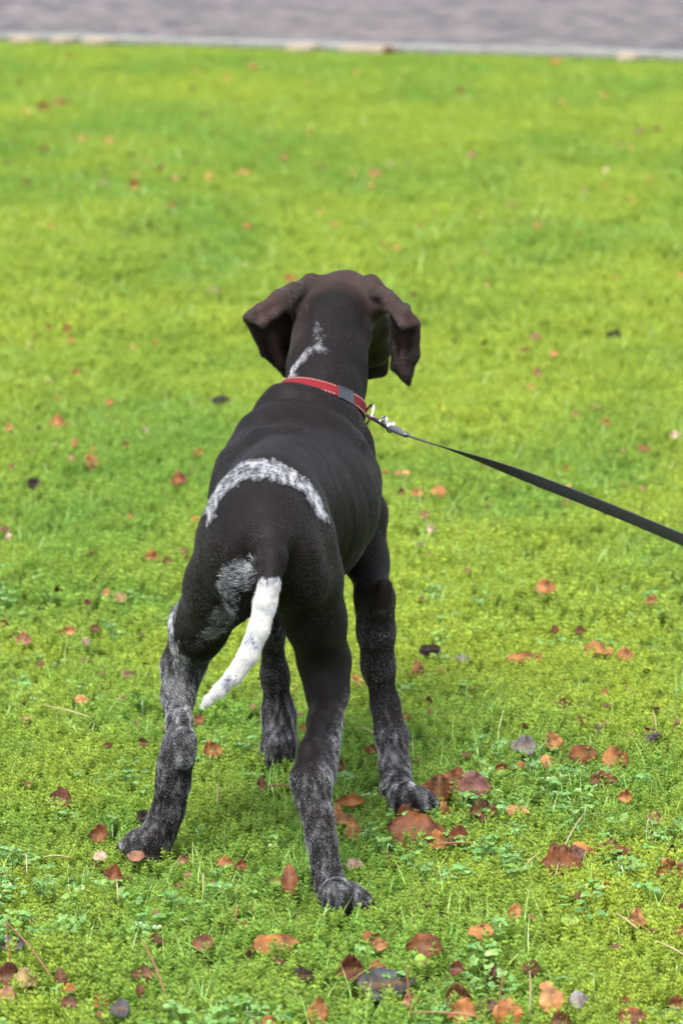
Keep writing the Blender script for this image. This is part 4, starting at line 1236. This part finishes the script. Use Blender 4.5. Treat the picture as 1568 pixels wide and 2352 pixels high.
# u, v, seen width, seen height, colour, kind[, own label]
L_ = """
227 1917 36 40 rust curled|curled rust leaf standing up just left of the dog's left hind paw
263 2011 26 38 rust curled|upright curled rust leaf below the dog's left hind paw
22 2172 56 24 slate flat|slate-grey leaf lying flat at the left edge below the dog
15 2246 54 44 maroon curled|large dark maroon leaf at the bottom left edge
12 2288 40 34 pink broken|pinkish leaf right under the large maroon one at the left edge
62 2252 46 34 straw broken|crumpled straw-coloured leaf beside the maroon leaf, bottom left
140 2249 22 42 brown narrow|narrow brown leaf leaning upright, bottom left
162 2269 40 34 orange narrow|slim orange leaf right of the leaning brown one, bottom left
157 2306 34 22 maroon broken
232 2304 28 26 orange beech
275 2317 38 34 slate broken|dark slate leaf, broken, second slate one from the bottom left corner
520 1982 32 34 orange oak|jagged orange leaf midway between the two hind paws
552 1990 22 20 rust curled
666 2024 26 66 rust narrow|tall narrow rust leaf standing left of the dog's right hind paw
228 1969 30 20 pale curled
312 1969 34 22 pink curled|pinkish curled leaf under the dog's left hind paw
422 1977 26 22 pink curled
635 2172 92 42 orange curled|large curled orange-brown leaf below the dog's right hind paw
462 2167 46 26 rust flat
357 2160 26 24 brown broken
330 2242 44 26 brown broken
322 2277 20 26 brown narrow
695 2245 40 34 black broken|blackish crumbled leaf left of the dark red one at bottom centre
732 2327 30 58 orange beech|orange oval leaf standing upright at the bottom edge, below centre
620 2349 34 22 orange curled
582 2089 34 26 green beech|pale green leaf left of the dog's right hind paw
637 2022 30 34 green beech|rounded green leaf touching the tall narrow rust leaf
560 2127 18 16 tan curled
961 1914 112 50 rust beech|largest dark rust leaf, right of the dog's right hind leg, below the front paw
1049 1925 42 34 rust curled|curled rust leaf just right of the largest dark rust leaf
1006 1937 40 28 orange beech|orange leaf tucked under the largest dark rust leaf
1036 1938 46 16 maroon curled
935 1876 46 40 rust broken|broken rust leaf between the right front paw and the largest rust leaf
809 1911 34 34 tan beech|tan leaf beside the dog's right hind leg, below the curled tan rim
792 1886 46 22 tan curled|curled tan leaf rim touching the dog's right hind leg
800 1838 56 38 orange narrow|long orange leaf slanting up beside the dog's right hind leg
774 1868 16 34 orange narrow
1294 1992 74 40 rust curled|boat-shaped rust leaf on the right, level with left hind paw
1274 1960 22 44 brown narrow|upright brown leaf at the end of the boat-shaped rust leaf
1336 1962 54 48 orange flat|flat orange leaf leaning on the boat-shaped rust leaf
1318 1968 34 40 mauve beech|mauve leaf between the boat-shaped and the flat orange leaf
1396 1946 44 40 pink oak|pinkish tan lobed leaf right of the flat orange leaf
1421 1976 48 28 rust beech|rust leaf below the pinkish tan lobed leaf
1436 1965 22 30 tan narrow|thin tan leaf rim over the rust leaf on the right
1534 2004 50 50 orange beech|round orange leaf near the right edge, level with the hind paws
1564 1994 24 30 tan beech|tan leaf cut by the right edge beside the round orange leaf
1541 1951 16 18 black curled
1181 2098 30 22 tan curled|curled tan leaf alone in the moss right of the right hind paw
1104 2144 46 26 orange broken|broken orange-brown leaf right of the rounded rust leaf
1391 2041 22 20 orange beech
1461 2114 42 28 tan curled|curled tan leaf in the ground cover near the lower right edge
1560 2144 30 32 rust beech|rust-red leaf cut by the right edge, low in the picture
1564 2088 18 18 rust beech
969 2176 70 50 rust curled|rounded cupped rust leaf right of bottom centre
849 2156 34 20 rust broken
871 2172 22 26 tan beech
805 2226 54 62 maroon beech|dark red leaf left of the big slate-grey leaf
862 2234 42 30 orange beech|orange leaf half hidden behind the big slate-grey leaf
887 2260 116 54 slate flat|big flat slate-grey leaf at bottom centre
1046 2228 30 28 maroon curled
1131 2250 26 56 maroon oak|ragged dark leaf above the lobed mauve leaf, bottom right
1054 2290 48 54 brown beech|brown leaf standing above the orange-brown one, bottom right
1060 2326 52 44 orange broken|orange-brown leaf under the standing brown leaf, bottom right
1122 2314 46 32 mauve oak|lobed mauve oak leaf at the bottom, right of centre
1164 2330 48 58 orange curled|large curled orange leaf at the bottom edge beside the mauve oak leaf
1264 2296 36 66 tan broken|tall torn tan leaf near the bottom, right of centre
1219 2226 32 24 brown broken
1451 2338 52 40 rust curled|rust leaf cut by the bottom edge on the right
1434 2296 22 22 orange narrow
1554 2311 34 24 rust beech|rust leaf at the lower right corner
944 2300 30 30 pink beech|pinkish leaf pierced by a pine needle at the bottom
1329 2298 36 34 grey broken|greyish torn leaf near the bottom right
814 1988 34 22 pale curled
1309 2116 36 20 green flat|pale green leaf in the ground cover on the lower right
969 2211 32 26 green flat|pale green leaf below the rounded cupped rust leaf
1290 2350 40 30 brown beech
959 1541 22 50 orange narrow|slim orange leaf standing right of the dog's front leg
1054 1517 50 16 grey narrow|thin grey leaf behind the slim standing orange leaf
1204 1514 112 26 orange flat|long orange leaf lying flat on the right, level with the tail tip
1371 1499 66 26 tan broken|torn tan leaf left of the round orange leaf, right side
1437 1506 40 40 orange beech|round orange leaf right of the torn tan leaf, level with the tail
1333 1453 28 14 brown curled
1272 1448 14 22 rust beech
1386 1591 18 18 orange curled
1296 1618 30 26 brown broken
1375 1675 24 24 pale curled
1267 1706 26 40 tan beech|tan leaf standing above the rust pair, right of the front leg
1201 1716 46 30 grey broken|crumbled grey leaf right of the dog's front leg
1254 1752 24 30 tan curled
1340 1734 62 38 rust curled|arched rust leaf on the right, level with the hocks
1415 1746 52 40 orange broken|torn orange leaf right of the arched rust leaf
1386 1795 54 40 rust oak|two-lobed rust leaf below the torn orange leaf
1201 1760 36 26 orange narrow
1151 1766 24 26 rust beech
1046 1798 44 54 rust beech|tall rust leaf leaning beside the dog's right front paw
1008 1818 48 62 brown beech|dark brown leaf touching the toes of the right front paw
1092 1814 62 44 mauve beech|mauve leaf right of the two leaves at the front paw
1109 1868 50 34 brown broken
1188 1866 46 22 tan curled|curled tan leaf below and right of the mauve leaf
1019 1862 24 34 orange narrow|small orange leaf in front of the right front paw
1432 1833 28 22 orange curled
1503 1880 28 24 pink broken
932 1650 16 26 orange narrow
816 1567 24 34 tan beech|tan leaf seen between the dog's right legs
778 1762 24 24 rust curled
693 1675 22 24 rust beech|rust leaf seen between the dog's left front and right hind leg
853 1725 18 22 rust beech
10 1438 26 26 rust beech
56 1471 38 30 pink curled|pinkish rust leaf at the left edge, level with the tail
155 1453 40 30 tan oak|tan leaf right of the pinkish rust one, left side
216 1447 32 14 brown curled
197 1475 16 20 pale curled
294 1548 34 18 mauve narrow
188 1610 36 16 tan broken
59 1653 22 14 pink curled
280 1608 20 14 mauve curled
329 1708 22 24 brown curled
249 1712 20 16 brown narrow
134 1842 54 30 maroon curled|large dark maroon leaf in the moss at left, level with the front paw
453 1655 30 32 rust beech|rust leaf right under the tip of the white tail
488 1730 42 24 orange curled|orange curled leaf between the hind legs
20 1840 24 12 rust narrow
600 1800 16 26 brown narrow
1500 1920 18 12 rust beech
"""
FAR = """
155 755 26 26 tan;162 786 26 18 orange;358 795 24 20 orange;110 750 16 16 rust;68 602 20 18 rust;306 800 24 16 tan;136 975 38 30 orange;20 984 20 18 tan;128 1020 12 12 pale
171 1018 16 22 orange;216 1036 20 20 orange;211 1062 44 26 tan;167 1058 24 18 pink;288 1022 22 12 brown;414 1105 40 32 rust;335 990 14 12 pale;455 1043 26 14 orange
302 1190 18 18 tan;451 1196 28 14 orange;446 1211 24 12 rust;21 1234 14 18 pale;214 1272 16 16 brown;349 1284 40 22 orange;384 1292 30 16 brown;175 860 30 14 orange
129 921 18 14 orange;252 928 24 12 tan;245 1364 14 26 tan;277 1376 30 18 straw;202 1389 20 10 maroon;488 669 26 14 pale;1234 855 16 34 rust;1201 806 16 20 rust
1230 773 28 18 pink;1270 815 18 14 tan;1217 892 24 14 tan;1391 974 30 14 orange;1547 1002 22 18 pale;1479 1033 32 16 rust;1322 954 22 14 pink;1490 932 20 12 rust
1300 1077 12 12 orange;1006 1130 34 30 orange;956 1137 30 20 orange;920 1132 18 16 brown;922 1088 42 18 tan;882 1085 14 18 orange;1116 1167 16 20 pink;1311 1123 34 18 tan
1296 1156 22 14 orange;992 1216 24 24 pale;1058 1227 32 16 pink;1254 1352 48 26 orange;1494 1386 34 18 tan;1014 941 20 16 orange;1124 941 16 18 brown;848 998 24 24 orange
135 238 56 22 rust;100 248 30 14 rust;60 258 30 12 tan;45 194 24 10 rust;250 325 22 16 tan;190 319 24 16 tan;470 262 22 14 rust;520 182 20 14 orange;450 166 18 12 tan
440 205 20 12 rust;560 398 30 20 orange;305 428 26 22 orange;316 404 26 14 tan;482 410 22 16 tan;405 412 24 14 pink;425 394 18 12 rust;372 390 20 10 rust
236 421 26 14 pale;178 412 22 12 brown;62 423 24 14 brown;396 478 28 16 orange;118 523 20 16 tan;858 398 26 20 orange;814 401 20 18 orange;890 380 20 14 pale
741 384 16 12 rust;722 253 20 12 brown;1060 215 24 16 rust;1085 356 26 16 pink;1285 236 20 14 orange;1340 441 18 16 pale;1387 433 24 20 orange;1494 413 20 16 tan
1466 302 28 14 mauve;1507 296 26 14 brown;1180 491 24 16 maroon;1098 494 24 14 orange;1170 468 18 12 pink;1175 510 22 10 tan;1233 520 20 14 tan;1326 541 18 14 tan
1448 461 18 20 orange;1448 344 18 16 orange;1391 394 22 12 pale;651 364 20 12 orange;853 429 18 14 tan;881 430 16 12 mauve;1385 221 20 14 orange;1275 142 30 12 orange
1050 156 24 12 rust;930 183 24 10 rust;162 129 24 12 orange;582 160 30 10 tan;820 169 20 12 orange;768 516 18 12 tan;733 488 26 10 tan;965 521 20 12 orange
550 236 18 10 pink;711 194 22 10 tan;345 372 20 14 tan;620 322 22 8 rust;303 361 24 8 rust;1344 265 20 10 pale;1420 331 14 16 rust;1190 382 18 12 brown
935 386 16 10 rust;1563 636 20 14 orange;910 570 26 20 orange;882 566 20 14 rust;952 679 18 14 maroon;664 640 28 18 orange;570 523 24 12 tan;1052 492 14 12 maroon
24 332 20 12 pale;104 345 22 16 brown;20 376 26 10 rust;344 516 20 10 rust;1120 655 14 10 tan;560 608 18 10 pale;1408 640 18 10 tan;710 304 18 12 tan
"""
BANDS = [(0, 200, 'just below the kerb'), (200, 300, 'far up the lawn'), (300, 450, 'on the blurred upper lawn'), (450, 625, "on the lawn above the dog's head"),
         (625, 880, "level with the dog's ears"), (880, 1100, "level with the collar and leash"), (1100, 1300, "level with the dog's rump"), (1300, 1480, "level with the top of the tail"),
         (1480, 1660, 'level with the tail tip'), (1660, 1780, 'level with the hocks'), (1780, 1880, 'level with the right front paw'), (1880, 2010, 'level with the left hind paw'),
         (2010, 2130, 'level with the right hind paw'), (2130, 2240, 'below the paws'), (2240, 2400, 'along the bottom edge')]
ORD = ['leftmost', 'second', 'third', 'fourth', 'fifth', 'sixth', 'seventh', 'eighth', 'ninth', 'tenth', 'eleventh', 'twelfth', 'thirteenth', 'fourteenth']
leaves = []
for ln in L_.strip().splitlines():
    a, _, lab = ln.partition('|'); q = a.split()
    leaves.append([float(q[0]), float(q[1]), float(q[2]), float(q[3]), q[4], q[5], lab])
for q in FAR.replace('\n', ';').split(';'):
    q = q.split()
    if len(q) == 5: leaves.append([float(a) for a in q[:4]] + [q[4], rnd.choice(['beech', 'beech', 'curled', 'broken', 'flat']), ''])
def band(v):
    for a, b, t in BANDS:
        if a <= v < b: return t
for lf in leaves:
    if not lf[6]:
        same = sorted([m_ for m_ in leaves if not m_[6].startswith('!') and band(m_[1]) == band(lf[1]) and m_[4] == lf[4] and (m_[6] == '' or m_[6][0] == '#')], key=lambda t: t[0])
        i = [id(m_) for m_ in same].index(id(lf)); sz = 'blurred' if lf[1] < 1100 else 'small'
        t = f"{sz} {CW[lf[4]]} leaf {band(lf[1])}"
        if len(same) > 1:
            t += f", {ORD[i]} such from the left" if i else ", the leftmost such"
        lf[6] = '#' + t
for u, v, w, h, c, kind, lab in leaves:
    lab = lab.lstrip('#')
    near = G(u, v + h * .3, .0)
    gz = float(height(near[0], near[1]))
    p = G(u, v + h * .25, gz + (.020 if near[1] < 6 else .026 if near[1] < 9.5 else .030))
    s = SC(u, v, p[1])
    W, H = w * s, h * s
    upright = h > 1.15 * w
    if v < 1300: H *= .8
    wr = {'narrow': .30}.get(kind, .60)
    o = bpy.data.objects.new('fallen_leaf', rnd.choice(KINDS[kind]))
    el = math.atan2(CAM_H, p[1])
    if upright:
        Lg = H * 1.0; sc = Lg
        o.rotation_euler = (Matrix.Rotation(rnd.uniform(-.25, .25), 3, 'Z') @ Matrix.Rotation(R(rnd.uniform(58, 74)), 3, 'X') @ Matrix.Rotation(R(90 + rnd.uniform(-22, 22)), 3, 'Z')).to_euler()
        wdt = min(1.6, max(.5, W / (wr * sc))); zoff = Lg * .36
    else:
        Lg = W; sc = Lg
        need = H / (wr * sc)                       # share of the blade's width that shows
        k = min(1.25, max(.6, need * 1.2))
        tilt = math.asin(min(.98, need / k)) - el
        o.rotation_euler = (Matrix.Rotation(rnd.uniform(-.55, .55), 3, 'Z') @ Matrix.Rotation(max(0, min(R(62), tilt)) + rnd.uniform(-.05, .05), 3, 'X') @ Matrix.Rotation(rnd.choice([0, math.pi]), 3, 'Z')).to_euler()
        wdt = k; zoff = .5 * wr * sc * wdt * math.sin(max(0, tilt)) * .7
    big = 1.28 if v > 1700 else 1.05
    o.scale = (sc * big, sc * wdt * 1.1 * big, sc * big)
    o.location = (p[0], p[1], p[2] + zoff * .75 + .002)
    f = rnd.uniform(.8, 1.2)
    cc_ = COL[c]
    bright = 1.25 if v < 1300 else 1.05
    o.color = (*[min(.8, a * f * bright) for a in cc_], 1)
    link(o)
    tag(o, lab, 'leaf', 'fallen leaves on the lawn')

# ---- pine cones: dark lumps of overlapping scales
M_CONE = simple_mat('cone_scale', (.035, .024, .020), .7, noise=(40, .4))
def cone_mesh(seed):
    r = np.random.default_rng(seed); V, F = [], []
    for row in range(9):
        t = row / 8; z = -.5 + t; rad = .30 * math.sin(math.pi * (.12 + .80 * t)) + .04
        k = 10
        for j in range(k):
            a = 6.283 * (j + .5 * (row % 2)) / k + r.normal() * .06
            c = np.array([math.cos(a), math.sin(a), 0]); sd_ = np.array([-math.sin(a), math.cos(a), 0]); lift = r.uniform(.8, 1.3)
            b0 = np.array([0, 0, z - .07]) + c * rad * .55; tip = np.array([0, 0, z + .06]) + c * rad * 1.25 * lift; w = .10
            mid = (b0 * .4 + tip * .6)
            q = len(V); V += [b0 - sd_*w*.6, b0 + sd_*w*.6, mid + sd_*w, tip + sd_*w*.35, tip - sd_*w*.35, mid - sd_*w, mid - np.array([0, 0, .05])]
            F += [(q, q+1, q+2, q+5), (q+5, q+2, q+3, q+4), (q, q+6, q+1), (q+1, q+6, q+2), (q+2, q+6, q+3), (q+3, q+6, q+4), (q+4, q+6, q+5), (q+5, q+6, q)]
    k = len(V)
    for row in range(7):
        t = row/6
        for j in range(8):
            a = 6.283*j/8; rr = .24 * math.sin(math.pi*(.06+.9*t)); V.append(np.array([rr*math.cos(a), rr*math.sin(a), -.52 + 1.02*t]))
        if row:
            for j in range(8): F.append((k+(row-1)*8+j, k+(row-1)*8+(j+1) % 8, k+row*8+(j+1) % 8, k+row*8+j))
    o = mesh_from('pine_cone', V, F, M_CONE, smooth=False, do_link=False); me = o.data; bpy.data.objects.remove(o); return me
cones = [cone_mesh(1), cone_mesh(2)]
for u, v, w, yaw, lab in ((986, 1494, 42, 1.2, 'dark pine cone lying right of the dog\'s front leg'), (78, 1110, 32, .3, 'blurred dark pine cone on the left lawn'),
                          (1408, 770, 30, .9, 'blurred dark pine cone on the right, level with the ears'), (1500, 1695, 34, 2.0, 'dark pine cone near the right edge under an upright straw'),
                          (329, 1874, 34, .1, "dark pine cone behind the dog's left hind paw"), (506, 921, 36, 1.4, "greyish pine cone left of the dog's shoulder")):
    p = G(u, v + w * .1, .022); s = SC(u, v, p[1]) * w
    o = bpy.data.objects.new('pine_cone', rnd.choice(cones)); o.scale = (s, s, s * 1.05); o.location = (p[0], p[1], p[2] + s * .12)
    o.rotation_euler = (R(80), 0, yaw); link(o); tag(o, lab, 'pine cone', 'pine cones in the lawn')

# ---- dead needles and straws: bent thin stems lying in the moss
M_NEED = simple_mat('dry_needle', (.17, .065, .025), .5, noise=(60, .3))
M_STRAW = simple_mat('dry_straw', (.26, .21, .10), .5, noise=(60, .3))
NE = [(322,2152,385,2305,10,'n','long reddish pine needle bending through the moss, bottom left'),
      (12,2115,115,2240,6,'n','reddish pine needle slanting right from the lower left edge'), (12,2118,26,2236,2,'n','reddish pine needle hanging straight at the lower left edge'),
      (932,2220,944,2340,0,'n','upright pine needle in front of the big slate-grey leaf'), (944,2326,1108,2338,2,'n','pine needle lying flat along the bottom, right of centre'),
      (1155,2226,1138,2352,3,'n','pine needle standing beside the mauve oak leaf'), (1345,1862,1275,2010,-16,'s','long pale curved straw right of the largest rust leaf'),
      (1498,1630,1508,1690,1,'s','pale straw rising from the pine cone near the right edge'), (268,2025,270,2072,3,'s','short pale straw below the upright rust leaf, left'),
      (467,2005,466,2060,1,'s','forked pale straw between the hind paws'), (545,2075,540,2120,0,'n','thin red stem left of the right hind paw'),
      (100,1621,208,1648,-5,'s','pale curved straw on the left, level with the tail tip'), (1205,1990,1240,1962,0,'s','short straw left of the boat-shaped rust leaf'),
      (600,1812,676,1806,-4,'n','brown needle lying between the hind legs'), (476,1852,500,1800,0,'s','short straw right of the left hind leg'),
      (830,1670,905,1718,2,'s','straw behind the right hind leg'), (985,1945,1080,1938,-2,'n','needle under the largest rust leaf'),
      (1190,1330,1250,1372,0,'s','blurred straw on the right, beside an orange leaf'), (100,1969,165,1971,-3,'s','pale straw left of the left hind paw'),
      (1498,2160,1580,2200,-5,'s','pale straw at the right edge, low'), (1410,2096,1470,2140,-6,'s','thin straw in the lower right ground cover'),
      (1180,2330,1215,2230,5,'s','straw bending up at the bottom right'), (1570,2015,1500,2010,2,'n','needle left of the right edge by the orange leaf'),
      (60,1960,62,2010,2,'s','short pale straw at far left below the maroon leaf')]
for a, b, c, d, sag, kd, lab in NE:
    p0, p1 = G(a, b, .026), G(c, d, .022)
    up_ = abs(d - b) > 1.6 * abs(c - a) and abs(d - b) < 130
    if up_:                                  # stands up rather than lying far along the ground
        pb = G(c, max(b, d), .012); dist = pb[1] + .012
        p1 = pb; p0 = P(a, b, dist) if d > b else P(c, d, dist)
    m_ = (p0 + p1) / 2 + np.array([sag * SC(a, b, p0[1]) * 1.0, 0, .006])
    pts = [(1-t)**2 * p0 + 2*t*(1-t) * m_ + t*t * p1 for t in np.linspace(0, 1, 9)]
    V, F = tube_vf(pts, [.0005, .0008, .0010, .0011, .0012, .0012, .0011, .0010, .0007], 6)
    c0 = pts[4]
    nm = 'pine_needle' if kd == 'n' else 'straw'
    o = mesh_from(nm, np.array(V) - c0, F, M_NEED if kd == 'n' else M_STRAW); o.location = tuple(c0)
    tag(o, lab, 'pine needle' if kd == 'n' else 'straw', 'dry stems in the moss')

# ---- pale stones along the kerb
for i, (u, v, w, lab) in enumerate(((26, 99, 62, 'leftmost pale sandy stone lying against the kerb'), (125, 100, 44, 'middle pale sandy stone lying against the kerb'), (192, 105, 66, 'pale sandy stone at the kerb, third from the left edge'),
                         (680, 116, 70, 'flat pale stone at the kerb above the dog, left of two'), (800, 124, 120, 'long flat pale stone at the kerb above the dog'), (1470, 130, 44, 'small pale stone at the kerb, far right'))):
    p = G(u, v, .0); s = SC(u, v, p[1]) * w
    k = kerb_dist(p[0], p[1]); q = p[:2] - knor * (k + .10)
    bm = bmesh.new(); bmesh.ops.create_icosphere(bm, subdivisions=3, radius=1)
    for vv in bm.verts:
        c = vv.co; f = 1 + .22 * (float(vnoise(c.x*1.6 + i*9, c.y*1.6 + 4, c.z*1.6)) - .5)
        sg = lambda t: math.copysign(abs(t)**.6, t)
        vv.co = Vector((sg(c.x) * s * .5 * f, sg(c.y) * .10 * f, sg(c.z) * .030 * f))
    me = bpy.data.meshes.new('stone'); bm.to_mesh(me); bm.free(); me.materials.append(M_STONE); me.polygons.foreach_set('use_smooth', np.ones(len(me.polygons), dtype=bool))
    o = bpy.data.objects.new('stone', me); o.location = (q[0], q[1], .004); o.rotation_euler = (0, 0, math.atan2(kdir[1], kdir[0])); link(o)
    tag(o, lab, 'stone', 'pale stones beside the kerb')
p = G(895, 121, .035)
o = bpy.data.objects.new('fallen_leaf', KINDS['beech'][0]); o.location = tuple(p); o.scale = (.09, .08, .09); o.rotation_euler = (.3, 0, .2); o.color = (*COL['rust'], 1); link(o)
tag(o, 'blurred rust-brown leaf lying on the kerb stones above the dog', 'leaf', 'fallen leaves on the lawn')
